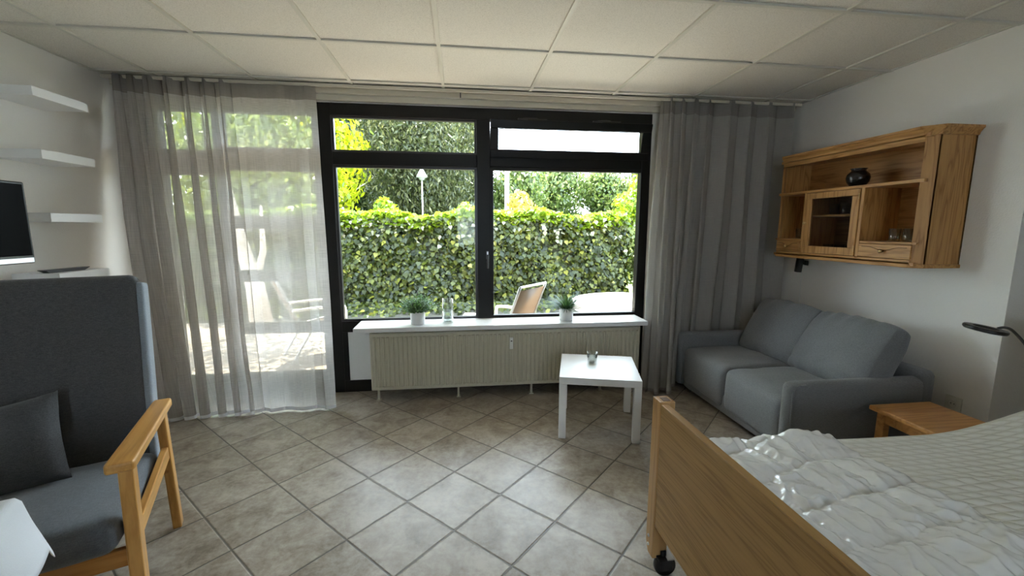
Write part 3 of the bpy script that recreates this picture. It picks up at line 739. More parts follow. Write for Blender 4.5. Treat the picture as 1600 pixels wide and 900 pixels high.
def caster(x, y):
    t = MB(); X_, Y_ = x - bx.x, y - bx.y
    t.tube([(X_, Y_, .085), (X_, Y_, .11)], .012, 12)
    t.box(X_ - .03, X_ + .03, Y_ - .028, Y_ + .028, .078, .090)
    for s2 in (-1, 1): t.box(X_ - .022, X_ + .03, Y_ + s2 * .025 - .002, Y_ + s2 * .025 + .002, .035, .085)
    o_ = t.build('caster', M_darkmetal, bd, bevel=.002)
    Mw = Matrix.Translation((X_ + .008, Y_, .046)) @ Matrix.Rotation(pi / 2, 4, 'X')
    MB().lathe([(0, -.018), (.03, -.018), (.034, -.012), (.043, -.014), (.046, -.008), (.046, .008), (.043, .014), (.034, .012), (.03, .018), (0, .018)], 28, close=False, M=Mw).build('wheel', M_blackpl, o_, smooth=True)
    MB().beam((X_ + .02, Y_ - .03, .088), (X_ + .02, Y_ + .035, .10), .03, .006).build('brake_pedal', M_silver, o_, bevel=.002)
for x_, y_ in ((.83, 1.505), (.83, .56), (2.86, 1.505), (2.86, .56)): caster(x_, y_)

def mz(x):   # top of the mattress: the head section is raised
    t_ = min(1, max(0, (x - 1.95) / .9)); return .588 + .16 * t_ * t_ * (3 - 2 * t_) * .9
mt = MB()
nx_, ny_ = 110, 44; MX0, MX1, MY0, MY1 = .822, 2.83, .615, 1.478
def mtop(u, v):
    x = MX0 + (MX1 - MX0) * u; y = MY0 + (MY1 - MY0) * v
    e = min(u * (MX1 - MX0), (1 - u) * (MX1 - MX0), v * (MY1 - MY0), (1 - v) * (MY1 - MY0))
    r = .035; d_ = r - sqrt(max(0, r * r - (r - min(r, e)) ** 2))
    z = mz(x) - d_ + .004 * fbm(x * 3, y * 3, 2, 3) + .010 * exp(-((y - 1.18 + .16 * (x - 1.5)) / .018) ** 2) * min(1, max(0, (x - 1.4) * 3))
    z += .006 * exp(-((y - 1.06 + .10 * (x - 1.5)) / .02) ** 2) * min(1, max(0, (x - 1.4) * 3))
    return (x, y, z)
for i in range(nx_ + 1):
    for j in range(ny_ + 1):
        p = mtop(i / nx_, j / ny_); mt.v.append((p[0], p[1], p[2]))
for i in range(nx_):
    for j in range(ny_): q = i * (ny_ + 1) + j; mt.f.append((q, q + ny_ + 1, q + ny_ + 2, q + 1))
rim = [i * (ny_ + 1) for i in range(nx_ + 1)] + [nx_ * (ny_ + 1) + j for j in range(1, ny_ + 1)] + [i * (ny_ + 1) + ny_ for i in range(nx_ - 1, -1, -1)] + [j for j in range(ny_ - 1, 0, -1)]
k0 = len(mt.v)
for q in rim: v_ = mt.v[q]; mt.v.append((v_[0], v_[1], v_[2] - .10))
for i in range(len(rim)): a_, b_ = rim[i], rim[(i + 1) % len(rim)]; mt.f.append((a_, k0 + i, k0 + (i + 1) % len(rim), b_))
mt.f.append(tuple(k0 + i for i in range(len(rim))))
mt.v = [(x - 1.85, y - 1.06, z) for x, y, z in mt.v]
mo = mt.build('mattress', M_mattress, smooth=True, loc=(1.85, 1.06, 0)); tag(mo, 'white mattress with cable-knit quilted cover lying on the bed', 'mattress')

# duvet: quilted satin blanket crumpled over the foot end
edge_pts = [(.60, 1.60), (.88, 1.56), (.93, 1.558), (1.0, 1.552), (1.09, 1.525), (1.195, 1.539), (1.305, 1.50), (1.352, 1.496), (1.46, 1.515), (1.56, 1.47)]
def edge_x(y):
    for (a_, xa), (b_, xb) in zip(edge_pts, edge_pts[1:]):
        if y <= b_: return xa + (xb - xa) * max(0, (y - a_)) / (b_ - a_)
    return edge_pts[-1][1]
dv = MB(); nu, nv = 200, 230; Y0, Y1 = .60, 1.515
for i in range(nu + 1):
    for j in range(nv + 1):
        u, v = i / nu, j / nv; y = Y0 + (Y1 - Y0) * v; ex = edge_x(y) + .010 * fbm(y * 14, 0, 3, 2); x = .818 + (ex - .818) * u
        wx = x + .030 * fbm(x * 3.5, y * 3.5, 1.0, 3); wy = y + .035 * fbm(x * 3.5, y * 3.5, 7.0, 3)
        a_ = (wx * .97 + wy * .20) / .172; b_ = (wy * .97 - wx * .16) / .172
        da = abs(a_ - round(a_)) * .172; db = abs(b_ - round(b_)) * .172
        seam = min(1, da / .035) ** .6 * min(1, db / .035) ** .6
        rd = 1 - abs(noise.noise(Vector((x * 7 + 1.3 * fbm(x * 2, y * 2, 4, 2), y * 15, 2.0))))
        rd2 = 1 - abs(noise.noise(Vector((x * 16, y * 9 + 3 * fbm(x * 3, y * 3, 9, 2), 5.0))))
        rd3 = 1 - abs(noise.noise(Vector(((x + y) * 22, (x - y) * 13, 11.0))))
        z = mz(x) + .010 + .014 * seam + .014 * (rd - .72) * (.3 + .7 * seam) + .015 * (rd2 ** 2 - .6) * (.35 + .65 * seam) + .003 * (rd3 ** 3 - .5)
        z += .010 * fbm(x * 4, y * 4, 3.3, 2)
        z += .0035 * sin(b_ * 26 + 3 * fbm(x * 9, y * 9, 6, 2)) * exp(-da / .022) + .0035 * sin(a_ * 26 + 3 * fbm(x * 9, y * 9, 2, 2)) * exp(-db / .022)
        z += .030 * exp(-((x - 1.36) / .13) ** 2) * exp(-((y - 1.46) / .07) ** 2)
        z += .012 * exp(-((x - 1.0) / .10) ** 2) * exp(-((y - 1.47) / .05) ** 2)
        ed = min(u * (ex - .818) / .05, (1 - u) * (ex - .818) / .04, (1 - v) * (Y1 - Y0) / .03, v * (Y1 - Y0) / .03, 1); e2 = sqrt(max(0, 1 - (1 - ed) ** 2))
        zb = mz(x) + .004
        if y > 1.45: zb -= 2.0 * (y - 1.45) ** 1.35
        if y > 1.46: z -= 1.6 * (y - 1.46) ** 1.3
        z = max(zb + (z - zb) * (.10 + .90 * e2), zb)
        z = max(z, mz(x) + .003) if y < 1.445 else z
        dv.v.append((x - 1.15, y - 1.06, z))
for i in range(nu):
    for j in range(nv): q = i * (nv + 1) + j; dv.f.append((q, q + nv + 1, q + nv + 2, q + 1))
do = dv.build('duvet', M_satin, smooth=True, loc=(1.15, 1.06, 0)); tag(do, 'crumpled white quilted satin duvet over the foot of the bed', 'duvet')
sm = do.modifiers.new('solid', 'SOLIDIFY'); sm.thickness = .006; sm.offset = -1

# gooseneck reading lamp on the headboard
lp = thing('reading_lamp', 'black gooseneck lamp with a ring-shaped head above the bed', 'lamp', (2.872, 1.27, 1.0))
lc = Vector((1.935, 1.30, 1.083)) - Vector((2.872, 1.27, 1.0))
Mr = Matrix.Translation(lc) @ Matrix.Rotation(radians(7), 4, 'Y') @ Matrix.Rotation(radians(6), 4, 'X')
MB().lathe([(.036, -.007), (.058, -.007), (.061, -.003), (.061, .004), (.058, .007), (.036, .007), (.033, .003), (.033, -.003), (.036, -.007)], 40, close=False, M=Mr).build('ring_head', M_blackpl, lp, smooth=False)
MB().lathe([(.038, -.0075), (.056, -.0075), (.056, -.009), (.038, -.009)], 40, close=False, M=Mr).build('light_ring', M_whitetrim, lp)
gn = [lc + Vector(q) for q in ((.055, 0, .0), (.085, 0, .003), (.125, .0, -.012), (.20, .0, -.075), (.26, 0, -.15), (.34, -.005, -.215), (.46, -.01, -.235), (.62, -.015, -.20), (.78, -.02, -.13))] + [Vector((-.03, 0, -.02)), Vector((-.01, 0, .03))]
def smoothpath(P_, n_=5):
    out = []
    for i in range(len(P_) - 1):
        p0 = P_[max(i - 1, 0)]; p1 = P_[i]; p2 = P_[i + 1]; p3 = P_[min(i + 2, len(P_) - 1)]
        for k_ in range(n_):
            t_ = k_ / n_; out.append(.5 * ((2 * p1) + (-p0 + p2) * t_ + (2 * p0 - 5 * p1 + 4 * p2 - p3) * t_ ** 2 + (-p0 + 3 * p1 - 3 * p2 + p3) * t_ ** 3))
    return out + [P_[-1]]
MB().tube(smoothpath(gn), .005, 10).build('gooseneck', M_blackpl, lp, smooth=True)
MB().box(-.03, .03, -.03, .03, .0, .045).box(-.03, -.0135, -.03, .03, -.06, .0).box(.0135, .03, -.03, .03, -.06, .0).build('clamp', M_blackpl, lp, bevel=.004)

# ================================================================ ARMCHAIR
rz = math.atan2(.385, .92)
ac = thing('armchair', 'high-backed dark grey armchair with beech arms, left of the curtain', 'armchair', (-1.575, 1.635, 0), rz)
for s_ in (-1, 1):
    X_ = s_ * .335
    ar = MB(); pts = [(-.345, .037), (-.33, .040), (.30, .036), (.325, .030), (.325, -.030), (.30, -.034), (-.33, -.042), (-.345, -.037)]
    M2 = Matrix.Translation((X_, 0, .648)) @ Matrix.Rotation(radians(-1.5), 4, 'X')
    ar.prism([(x_, y_) for y_, x_ in pts], -.017, .017, M=M2); ar.build('armrest', M_beech, ac, bevel=.008, seg=3)
    MB().beam((X_ - s_ * .0, -.265, .635), (X_ + s_ * .01, -.335, 0), .042, .055, (0, 1, 0)).build('leg', M_beechZ, ac, bevel=.006)
    MB().beam((X_ - s_ * .0, .255, .63), (X_ - s_ * .0, .335, 0), .036, .052, (0, 1, 0)).build('leg', M_beechZ, ac, bevel=.006)
    MB().beam((X_ - s_ * .005, -.27, .355), (X_ - s_ * .0, .29, .42), .026, .060).build('side_rail', M_beech, ac, bevel=.004)
MB().beam((-.34, -.285, .305), (.34, -.285, .305), .026, .065).build('front_rail', M_beechX, ac, bevel=.004)
MB().beam((-.34, .28, .34), (.34, .28, .34), .026, .06).build('rear_rail', M_beechX, ac, bevel=.004)
Mseat = Matrix.Translation((0, -.035, .405)) @ Matrix.Rotation(radians(5), 4, 'X')
Mseat = Matrix.Translation((0, -.035, .395)) @ Matrix.Rotation(radians(-4), 4, 'X')
MB().rbox(.615, .66, .115, .045, 20, M=Mseat, bulge=(.004, .006, .018), fn=lambda P: P + Vector((0, 0, .004 * fbm(P.x * 6, P.y * 6, 1, 3)))).build('seat_cushion', M_chairseat, ac, smooth=True)
Mb = Matrix.Translation((0, .385, .785)) @ Matrix.Rotation(radians(-8), 4, 'X')
MB().rbox(.555, .085, .90, .035, 22, M=Mb, bulge=(0, .012, 0), fn=lambda P: P + Vector((0, .004 * fbm(P.x * 5, P.z * 5, 4, 3), 0))).build('backrest', M_chairfab, ac, smooth=True)
for s_ in (-1, 1):
    MB().rbox(.03, .10, .86, .013, 14, M=Mb @ Matrix.Translation((s_ * .281, .018, -.015)), bulge=(.004, 0, 0)).build('backrest_side', M_chairside, ac, smooth=True)
# loose cushion on the armchair
cu = thing('scatter_cushion', 'square dark grey cushion leaning on the back of the armchair', 'cushion', (-1.575, 1.635, .45), rz)
Mc = Matrix.Translation((-.125, .165, .150)) @ Matrix.Rotation(radians(-9), 4, 'Y') @ Matrix.Rotation(radians(-24), 4, 'X')
cv = MB(); nn = 26; W2 = .178
for sd in (1, -1):
    k_ = len(cv.v)
    for i in range(nn + 1):
        for j in range(nn + 1):
            u, v = -1 + 2 * i / nn, -1 + 2 * j / nn
            pin = 1 - .07 * (1 - u * u) - 0; pin2 = 1 - .07 * (1 - v * v)
            th = .075 * ((1 - abs(u) ** 2.6) * (1 - abs(v) ** 2.6)) ** .55
            x_ = u * W2 * pin2 if False else u * W2 * (1 - .06 * (1 - v * v)); z_ = v * W2 * (1 - .06 * (1 - u * u))
            p = Vector((x_, sd * th + .004 * fbm(u * 2, v * 2, sd, 3), z_)); cv.v.append(tuple(Mc @ p))
    for i in range(nn):
        for j in range(nn):
            q = k_ + i * (nn + 1) + j; f_ = (q, q + 1, q + nn + 2, q + nn + 1); cv.f.append(f_ if sd < 0 else f_[::-1])
cv.build('cover', M_pillow, cu, smooth=True)

# ================================================================ DINING TABLE CORNER WITH CLOTH
dt = thing('dining_table', 'dining table in the left foreground hidden under a white cloth', 'table', (-1.365, .572, 0), rz)
MB().box(-.42, .42, -.42, .42, .73, .76).build('tabletop', M_beech, dt, bevel=.004)
for sx in (-1, 1):
    for sy in (-1, 1): MB().box(sx * .36 - .03, sx * .36 + .03, sy * .36 - .03, sy * .36 + .03, 0, .73).build('leg', M_beechZ, dt, bevel=.004)
# cloth: flat on the top, falling in folds with pointed corners
cl = MB(); nn = 84; half = .60; R_ = .43
for i in range(nn + 1):
    for j in range(nn + 1):
        u, v = (-1 + 2 * i / nn) * half, (-1 + 2 * j / nn) * half
        du, dv_ = max(0, abs(u) - R_), max(0, abs(v) - R_)
        drop = max(du, dv_) + .28 * min(du, dv_)
        ang = math.atan2(v, u)
        fold = .022 * min(1, drop / .1) * sin(ang * 14 + 1.0)
        cx_ = math.copysign(min(abs(u), R_), u); cy_ = math.copysign(min(abs(v), R_), v)
        nv_ = Vector((math.copysign(du, u), math.copysign(dv_, v), 0)); nl = nv_.length
        out = (nv_ / nl) * (.006 + .24 * drop + fold * .45) if nl > 1e-6 else Vector((0, 0, 0))
        cl.v.append((cx_ + out.x, cy_ + out.y, .766 - drop * .97 * (1 if drop > 0 else 0)))
for i in range(nn):
    for j in range(nn): q = i * (nn + 1) + j; cl.f.append((q, q + nn + 1, q + nn + 2, q + 1))
clo = cl.build('tablecloth', M_cloth, smooth=True, loc=(-1.365, .572, 0), solid=.002, rot=(0, 0, rz)); tag(clo, 'white tablecloth with a hanging corner in the left foreground', 'tablecloth')

# ================================================================ LEFT WALL: SHELVES, TV, REMOTE
def shelf(z, label):
    s = MB().box(0, .25, -.178, .178, -.052, 0).build('wall_shelf', M_white, bevel=.002, loc=(LW, 2.942, z)); tag(s, label, 'shelf', 'floating shelves on the left wall'); return s
shelf(2.226, 'white floating shelf, topmost of the four on the left wall')
shelf(1.886, 'white floating shelf, second from the top on the left wall')
shelf(1.532, 'white floating shelf behind the television, third from the top')
shelf(1.180, 'white floating shelf holding the black remote, lowest of the four')
rm = MB(); pr = [(-.105, .0), (-.135, .016), (-.135, .019), (.135, .019), (.135, .016), (.10, .0)]
rm.prism([(y_, z_) for y_, z_ in pr], -.024, .024, M=Matrix(((0, 0, 1, 0), (1, 0, 0, 0), (0, 1, 0, 0), (0, 0, 0, 1))))
rmo = rm.build('remote_control', M_blackpl, bevel=.003, loc=(LW + .165, 2.905, 1.180), rot=(0, 0, radians(-6))); tag(rmo, 'slim black remote lying on the lowest white shelf', 'remote control')
tv = thing('television', 'black flat television with a silver lower strip at the left edge', 'television', (-2.20, 2.145, 1.470))
MB().box(-.045, .0, -.34, .34, -.205, .206).build('housing', M_blackpl, tv, bevel=.006)
MB().box(-.001, .0015, -.328, .328, -.165, .194).build('screen', M_screen, tv)
MB().box(-.001, .0025, -.332, .332, -.200, -.176).build('speaker_strip', M_silver, tv, bevel=.001)
MB().box(-.075, -.045, -.12, .12, -.09, .09).tube([(-.07, 0, 0), (-.22, .10, 0), (-.375, 0, 0)], .016, 8).box(-.385, -.365, -.05, .05, -.11, .11).build('wall_bracket', M_darkmetal, tv)

# ================================================================ OUTSIDE
GZ = -.12
pm, nt, o = newmat('paving_slabs')
v = coords(nt); br = N(nt, 'ShaderNodeTexBrick'); L(nt, v, br.inputs[0]); br.offset = 0.5
br.inputs['Scale'].default_value = 1.0; br.inputs['Brick Width'].default_value = .5; br.inputs['Row Height'].default_value = .5; br.inputs['Mortar Size'].default_value = .008
br.inputs[1].default_value = (.22, .185, .15, 1); br.inputs[2].default_value = (.26, .22, .18, 1); br.inputs[3].default_value = (.08, .07, .05, 1)
principled(nt, o, mixc(nt, .35, br.outputs[0], ramp(nt, tex_noise(nt, v, 6, 5), [(.3, (.12, .10, .08)), (.7, (.32, .28, .23))]), 'MIX'), .85, 0, .3)
patio = MB().box(-12, 9, D + .24, 8.6, GZ - .1, GZ).build('ground_patio', pm); struct(patio)
lawn = MB().box(-60, 60, 8.6, 90, GZ - .15, GZ - .04).build('ground_lawn', plain('lawn', (.07, .11, .03), .9, nscale=5, var=.5)); struct(lawn)
shade_strip = MB().box(-9, 3.4, 7.4, 7.98, GZ - .02, GZ + .01).build('ground_shade_strip', plain('painted_shade', (.05, .048, .036), .95, nscale=25, nd=.01, var=.5)); struct(shade_strip)  # hedge shadow on the patio put in as a darker strip
kerb = MB().box(-9, 3.6, 7.98, 8.10, GZ, GZ + .05).build('kerb', M_concrete, bevel=.01); tag(kerb, 'low grey concrete kerb along the foot of the ivy hedge', 'kerb')
slab = MB().box(-6, 6, D + .24, D + 1.66, 2.76, 2.94).build('ceiling_sunblock_slab', plain('exterior_render', (.7, .68, .63), .9, nscale=40, nd=.002)); struct(slab)  # unseen slab, added and sized to keep the sun out of the room

def leaf_cloud(P_, Nrm, size, shape, mat, name, parent=None, jit=.5, fold=0.25, roll=None):
    """one mesh of many leaves: P_ (n,3) centres, Nrm (n,3) facing"""
    n_ = len(P_); Nrm = Nrm + np.random.normal(0, jit, (n_, 3)); Nrm /= np.linalg.norm(Nrm, axis=1)[:, None]
    down = np.tile(np.array([0, 0, -1.0]), (n_, 1)) + np.random.normal(0, .35 if roll is None else roll, (n_, 3))
    T = down - (down * Nrm).sum(1)[:, None] * Nrm; T /= np.linalg.norm(T, axis=1)[:, None]; B = np.cross(Nrm, T)
    sz = (size * np.random.uniform(.6, 1.25, n_))[:, None]; sh = np.array(shape); m_ = len(sh)
    V = np.zeros((n_, m_, 3))
    for i, (a_, b_) in enumerate(sh): V[:, i] = P_ + sz * (a_ * B + b_ * T - fold * abs(a_) * Nrm)
    me = bpy.data.meshes.new(name); me.vertices.add(n_ * m_); me.vertices.foreach_set('co', V.reshape(-1).astype(np.float32))
    me.loops.add(n_ * m_); me.loops.foreach_set('vertex_index', np.arange(n_ * m_, dtype=np.int32))
    me.polygons.add(n_); me.polygons.foreach_set('loop_start', (np.arange(n_) * m_).astype(np.int32)); me.polygons.foreach_set('loop_total', np.full(n_, m_, dtype=np.int32))
    me.update(calc_edges=True); me.validate(); me.materials.append(mat)
    ob = bpy.data.objects.new(name, me); COL.objects.link(ob)
    if parent: ob.parent = parent
    return ob
IVY = [(0, -.42), (.28, -.5), (.5, -.18), (.30, .08), (0, .55), (-.30, .08), (-.5, -.18), (-.28, -.5)]
LEAF = [(0, -.5), (.24, -.15), (.2, .2), (0, .5), (-.2, .2), (-.24, -.15)]
THIN = [(0, -.5), (.16, 0), (0, .5), (-.16, 0)]
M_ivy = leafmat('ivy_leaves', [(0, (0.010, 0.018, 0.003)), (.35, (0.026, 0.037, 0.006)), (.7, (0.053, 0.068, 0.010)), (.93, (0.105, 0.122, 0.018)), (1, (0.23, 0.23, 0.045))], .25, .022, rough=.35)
M_ivytop = leafmat('sunlit_yellow_green_leaves', [(0, (0.08, 0.15, 0.004)), (.5, (0.17, 0.26, 0.008)), (1, (0.30, 0.37, 0.03))], .6, .03)  # lighter colour carries the backlit glow of the hedge top; shrubs share it
M_pale = leafmat('glint_pale_ivy', [(0, (0.10, 0.11, 0.06)), (.5, (0.19, 0.20, 0.12)), (1, (0.32, 0.32, 0.22))], .2, .04)
M_dark = leafmat('dark_tree_leaves', [(0, (0.010, 0.024, 0.010)), (.6, (0.022, 0.042, 0.020)), (1, (0.06, 0.09, 0.05))], .3, .02)
M_willow = leafmat('olive_birch_leaves', [(0, (0.025, 0.035, 0.010)), (.6, (0.065, 0.078, 0.025)), (1, (0.18, 0.18, 0.08))], .45, .025)
M_yellow = leafmat('yellow_green_leaves', [(0, (0.14, 0.20, 0.004)), (.5, (0.26, 0.31, 0.006)), (1, (0.42, 0.44, 0.02))], .6, .02)
M_mid = leafmat('mid_green_leaves', [(0, (0.05, 0.085, 0.016)), (.6, (0.12, 0.17, 0.04)), (1, (0.24, 0.28, 0.10))], .55, .03)
M_red = leafmat('reddish_young_leaves', [(0, (0.30, 0.30, 0.03)), (.5, (0.42, 0.36, 0.06)), (1, (0.45, 0.22, 0.07))], .55, .05)
R = np.random.default_rng(3)
# ---- ivy hedge
hg = thing('ivy_hedge', 'long dense ivy-covered hedge at the end of the patio', 'hedge', (-2.4, 8.6, GZ))
HX0, HX1, HT = -8.6, 3.45, 1.62
core = MB().box(HX0 + 2.4, HX1 - .12 + 2.4, -.06, .5, .0, HT - GZ - .06).build('woody_core', plain('hedge_core', (.018, .022, .010), .95, nscale=12, nd=.02, var=.5), hg)
n_ = 21000
X = R.uniform(HX0, HX1, n_); Zz = GZ + (HT - GZ) * R.uniform(0, 1, n_); bumpy = .07 * np.sin(X * 2.3) * np.cos(Zz * 3.1) + .06 * np.sin(X * 5.1 + Zz * 4)
Y = 8.50 - .07 + bumpy + R.normal(0, .045, n_)
P_ = np.stack([X + 2.4, Y - 8.6, Zz - GZ], 1); Nm = np.tile(np.array([0, -1.0, .45]), (n_, 1))
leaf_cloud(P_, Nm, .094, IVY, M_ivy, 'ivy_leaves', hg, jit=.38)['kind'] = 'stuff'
n_ = 620    # pale leaves, sky glints below the crest put into their colour
P_ = np.stack([R.uniform(HX0, HX1, n_) + 2.4, 8.38 + R.normal(0, .05, n_) - 8.6, HT - GZ - np.abs(R.normal(0, .22, n_))], 1)
leaf_cloud(P_, np.tile(np.array([0, -.8, .6]), (n_, 1)), .085, IVY, M_pale, 'ivy_leaves', hg, jit=.4)['kind'] = 'stuff'
n_ = 4500   # creeping foot
P_ = np.stack([R.uniform(HX0, HX1, n_) + 2.4, 8.45 - np.abs(R.normal(0, .42, n_)) - 8.6, R.uniform(.02, .12, n_)], 1)
leaf_cloud(P_, np.tile(np.array([0, -.6, .8]), (n_, 1)), .094, IVY, M_ivy, 'ivy_leaves', hg, jit=.4)['kind'] = 'stuff'
n_ = 2600   # end face
P_ = np.stack([R.normal(HX1, .05, n_) + 2.4, R.uniform(8.42, 9.1, n_) - 8.6, R.uniform(0, HT - GZ, n_)], 1)
leaf_cloud(P_, np.tile(np.array([.9, -.3, .3]), (n_, 1)), .115, IVY, M_ivy, 'ivy_leaves', hg, jit=.4)['kind'] = 'stuff'
n_ = 15000   # top growth, sunlight put into the leaf colour
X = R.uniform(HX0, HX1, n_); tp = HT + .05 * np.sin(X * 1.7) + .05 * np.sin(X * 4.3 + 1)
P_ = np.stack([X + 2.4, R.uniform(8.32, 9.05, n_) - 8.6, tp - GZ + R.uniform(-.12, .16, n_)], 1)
leaf_cloud(P_, np.tile(np.array([0, -.3, .9]), (n_, 1)), .10, IVY, M_ivytop, 'sunlit_top_leaves', hg, jit=.6)['kind'] = 'stuff'

def twiggy(name, label, x, y, z0, h_, r_, mat, count, leafs, cat='bush', group=None, bark=None, shape=LEAF, droop=0, lumps=9, squash=1.0, trunk=True, seed=0, dens=1.0):
    rr = np.random.default_rng(seed + 11); t = thing(name, label, cat, (x, y, z0), group=group)
    if trunk:
        mb = MB(); hh = h_ * .75
        mb.tube([(0, 0, -.05), (.03 * h_, 0, hh * .4), (0, .02 * h_, hh * .75), (.02 * h_, 0, hh)], [.022 * h_, .017 * h_, .011 * h_, .004 * h_], 8)
        for b_ in range(9):
            a_ = rr.uniform(0, 2 * pi); zb = hh * rr.uniform(.3, .85); ln = r_ * rr.uniform(.5, .9)
            mb.tube([(0.01 * h_, 0, zb), (cos(a_) * ln * .5, sin(a_) * ln * .5, zb + ln * .35), (cos(a_) * ln, sin(a_) * ln, zb + ln * (.5 - droop * .5))], [.009 * h_, .006 * h_, .002 * h_], 6)
        mb.build('trunk', bark or M_bark, t, smooth=True)
    C_ = []
    for l_ in range(lumps):
        a_ = rr.uniform(0, 2 * pi); q = rr.uniform(0, .62) * r_; C_.append((cos(a_) * q, sin(a_) * q * squash, h_ * rr.uniform(.30, .80), r_ * rr.uniform(.35, .6)))
    C_.append((0, 0, h_ - r_ * .45, r_ * .45))
    C_ = np.array(C_); id_ = rr.integers(0, len(C_), count); dv_ = rr.normal(0, 1, (count, 3)); dv_ /= np.linalg.norm(dv_, axis=1)[:, None]
    rad = rr.uniform(.35, 1.0, count) ** .5
    vert = np.where(h_ > 4, 1.15, 1.0)
    P2 = C_[id_, :3] + dv_ * (C_[id_, 3] * rad)[:, None] * np.array([1, 1, vert])
    if droop:   # hanging strings of leaves
        st_ = rr.integers(0, max(1, count // 26), count); base = P2[st_]; P2 = base + np.stack([rr.normal(0, .06, count), rr.normal(0, .06, count), -rr.uniform(0, droop * h_ * .32, count)], 1)
    P2[:, 2] = np.maximum(P2[:, 2], .15)
    leaf_cloud(P2, dv_, leafs, shape, mat, 'foliage', t, jit=.5, roll=.6)['kind'] = 'stuff'
    return t
G1 = 'trees beyond the hedge'
twiggy('yellow_tree', 'bright yellow-green tree beyond the hedge, seen beside the left window post', -5.0, 12.2, GZ, 6.4, 2.7, M_yellow, 24000, .19, 'tree', G1, seed=1, lumps=14)
twiggy('dark_tree', 'dark green tree beyond the hedge next to the yellow-green one', -4.9, 19, GZ, 9.4, 2.9, M_dark, 42000, .28, 'tree', G1, seed=2, lumps=16)
twiggy('weeping_birch_tree', 'large olive weeping birch filling the middle of the left window', -1.5, 16.5, GZ, 9.2, 3.0, M_willow, 90000, .18, 'tree', G1, M_palebark, THIN, droop=1.0, seed=3, lumps=20)
twiggy('weeping_birch_tree', 'olive weeping birch just left of the window mullion', .1, 20, GZ, 9.0, 2.2, M_willow, 45000, .19, 'tree', G1, M_palebark, THIN, droop=1.0, seed=4, lumps=12)
for i, (x, y, h_, r_, lb) in enumerate(((2.5, 19, 4.5, 1.7, 'small green tree right behind the white lamp post'), (4.9, 22, 5.4, 2.0, 'taller green tree beyond the hedge, middle of the right window'), (7.6, 22, 5.0, 2.0, 'green tree beyond the hedge between the middle one and the yellow shrub'), (9.6, 21, 5.6, 2.0, 'green tree showing above the yellow-green shrub'))):
    twiggy('deciduous_tree', lb, x, y, GZ, h_, r_, M_mid, 12000, .19, 'tree', G1, seed=20 + i, lumps=12)
twiggy('leafy_shrub', 'tall yellow-green shrub at the right end of the hedge', 4.35, 9.6, GZ, 2.95, 1.0, M_yellow if False else M_ivytop, 9000, .105, 'bush', seed=31, lumps=14)
twiggy('leafy_shrub', 'low bright green shrub filling the gap right of the hedge end', 4.0, 8.95, GZ, 1.75, .62, M_mid, 3500, .10, 'bush', seed=32, lumps=12)
twiggy('leafy_shrub', 'reddish-tipped young shrub rising above the hedge in the right window', 1.35, 9.7, GZ, 2.45, .62, M_red, 2200, .11, 'bush', seed=33, lumps=8)
twiggy('leafy_shrub', 'yellow-green shoots rising above the hedge in the left window', -1.6, 9.5, GZ, 2.25, .55, M_ivytop, 1500, .12, 'bush', seed=35, lumps=7)
twiggy('leafy_shrub', 'bright shoots above the hedge left of the window mullion', .12, 9.5, GZ, 2.15, .38, M_ivytop, 900, .12, 'bush', seed=36, lumps=6)
# distant hedge line low behind
for i, (x, lb) in enumerate(((-11, 'far green bushes behind the sheer curtain'), (12, 'far green bushes right of the yellow-green shrub'))):
    twiggy('distant_bush', lb, x, 24, GZ, 4.6, 4.2, M_mid, 9000, .22, 'bush', seed=40 + i, lumps=14)
twiggy('distant_bush', 'low dark green bushes under the birch beyond the hedge', -2.5, 23, GZ, 4.0, 4.5, M_dark, 12000, .24, 'bush', seed=44, lumps=16)
# pale trunk shape standing in for a sunlit patch behind the curtain
lt = MB().tube([(0, 0, 0), (-.06, 0, .7), (-.22, 0, 1.4), (-.34, 0, 2.2), (-.38, 0, 3.0)], [.17, .13, .09, .06, .03], 10).tube([(-.06, 0, .7), (.10, 0, 1.2), (.12, 0, 1.9)], [.07, .05, .02], 8)
lto = thing('sunlit_patch_trunk', 'pale trunk shape standing in for a sunlit patch behind the sheer curtain', 'tree', (-3.1, 6.9, GZ)); lt.build('trunk', M_palebark, lto, smooth=True)
rr = np.random.default_rng(5); n_ = 2200; P2 = rr.normal(0, 1, (n_, 3)) * np.array([.6, .5, .35]) + np.array([-.3, 0, 2.9]); P2[:, 2] = np.maximum(P2[:, 2], 2.0)
leaf_cloud(P2, rr.normal(0, 1, (n_, 3)), .11, LEAF, M_mid, 'foliage', lto)['kind'] = 'stuff'
# lamp posts
def lamp_post(loc, h_, r_, label, head):
    t = thing('lamp_post', label, 'street lamp', loc); m = plain('white_pole', (.40, .40, .40), .5)
    MB().lathe([(r_ * 1.6, 0), (r_ * 1.6, .3), (r_, .35), (r_ * .8, h_)], 12).build('pole', m, t, smooth=True)
    if head: MB().lathe([(0, h_ + .17), (.03, h_ + .16), (.15, h_ - .06), (.15, h_ - .09), (.09, h_ - .11), (.06, h_ - .17), (0, h_ - .18)], 20, close=False).build('lamp_shade', m, t, smooth=True)
lamp_post((-1.05, 12.6, GZ), 3.1, .025, 'thin lamp post with a white conical lamp in front of the birch', True)
lamp_post((1.585, 14.2, GZ), 5.2, .085, 'white post rising above the hedge in the right window', False)

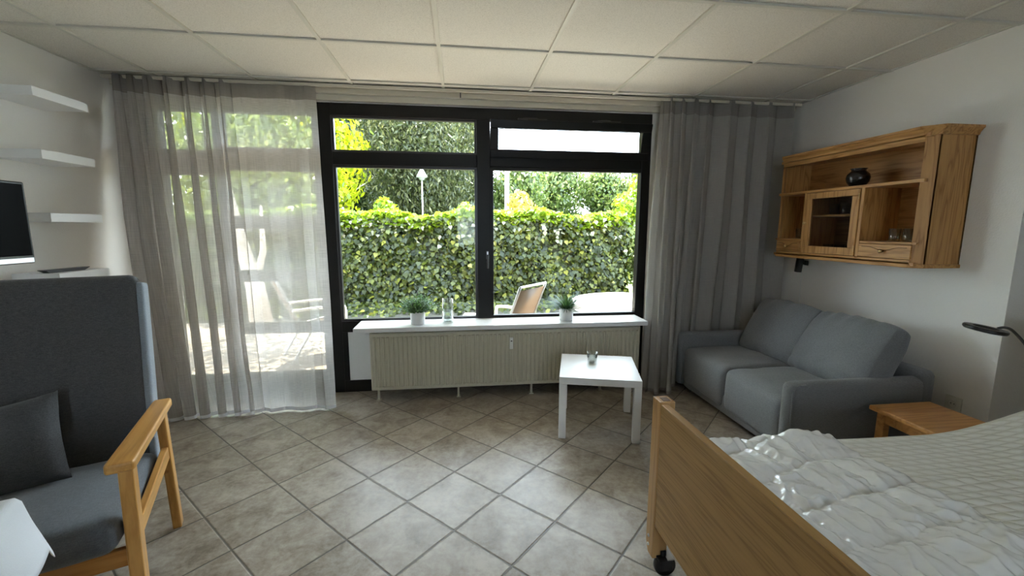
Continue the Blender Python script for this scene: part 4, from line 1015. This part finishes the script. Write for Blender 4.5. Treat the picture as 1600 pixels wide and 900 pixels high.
# ---- garden table and chairs
gt = thing('garden_table', 'round white garden table on the patio, right window', 'garden table', (2.02, 4.78, GZ))
MB().lathe([(.0, .69), (.60, .69), (.66, .70), (.675, .715), (.675, .73), (.66, .74), (0, .742)], 56, close=False).build('tabletop', M_gardenwhite, gt, smooth=False)
MB().lathe([(.64, .64), (.65, .64), (.65, .70), (.64, .70), (.64, .64)], 56, close=False).build('table_edge', M_gardenwhite, gt)
gt.scale = (1.03, 1.03, .955)
for a_ in (45, 135, 225, 315):
    q = radians(a_ + 12); c_, s_ = cos(q), sin(q)
    MB().beam((c_ * .50, s_ * .50, .69), (c_ * .46, s_ * .46, 0), .09, .05, (c_, s_, .01)).build('leg', M_gardenwhite, gt, bevel=.01)
def garden_chair(label, loc, rz_):
    t = thing('garden_chair', label, 'garden chair', loc, rz_, 'sling chairs on the patio')
    hw = .25
    # local: faces +Y, back leans to -Y
    for s_ in (-1, 1):
        MB().tube(smoothpath([Vector((s_ * hw, .26, .0)), Vector((s_ * hw, .27, .30)), Vector((s_ * hw, .22, .42)), Vector((s_ * hw, -.18, .38)), Vector((s_ * hw, -.26, .50)), Vector((s_ * hw, -.46, .98))]), .014, 8).build('side_frame', M_alu, t, smooth=True)
        MB().tube([(s_ * hw, -.12, .39), (s_ * hw, -.36, 0)], .013, 8).build('leg', M_alu, t)
        MB().tube(smoothpath([Vector((s_ * (hw + .03), .24, .30)), Vector((s_ * (hw + .04), .25, .58)), Vector((s_ * (hw + .04), .18, .64)), Vector((s_ * (hw + .04), -.20, .64)), Vector((s_ * hw, -.32, .63))]), .018, 8).build('armrest', M_gardenwhite, t, smooth=True)
    for y_, z_ in ((-.46, .98), (.25, .40)): MB().tube([(-hw, y_, z_), (hw, y_, z_)], .013, 8).build('cross_tube', M_alu, t)
    sl = MB(); pr_ = [(.24, .43), (0, .40), (-.18, .385), (-.26, .50), (-.36, .74), (-.445, .95)]
    for y_, z_ in pr_: sl.v += [(-hw + .012, y_, z_ - .01), (hw - .012, y_, z_ - .01)]
    for i in range(len(pr_) - 1): sl.f.append((2 * i, 2 * i + 1, 2 * i + 3, 2 * i + 2))
    sl.build('sling', M_sling, t, smooth=True, solid=.003); return t
gc = garden_chair('beige sling garden chair behind the right window pane', (.42, 4.62, GZ), radians(48))
dup(gc, (-1.75, 5.35, GZ), 'garden chair seen blurred through the sheer curtain', radians(-60))
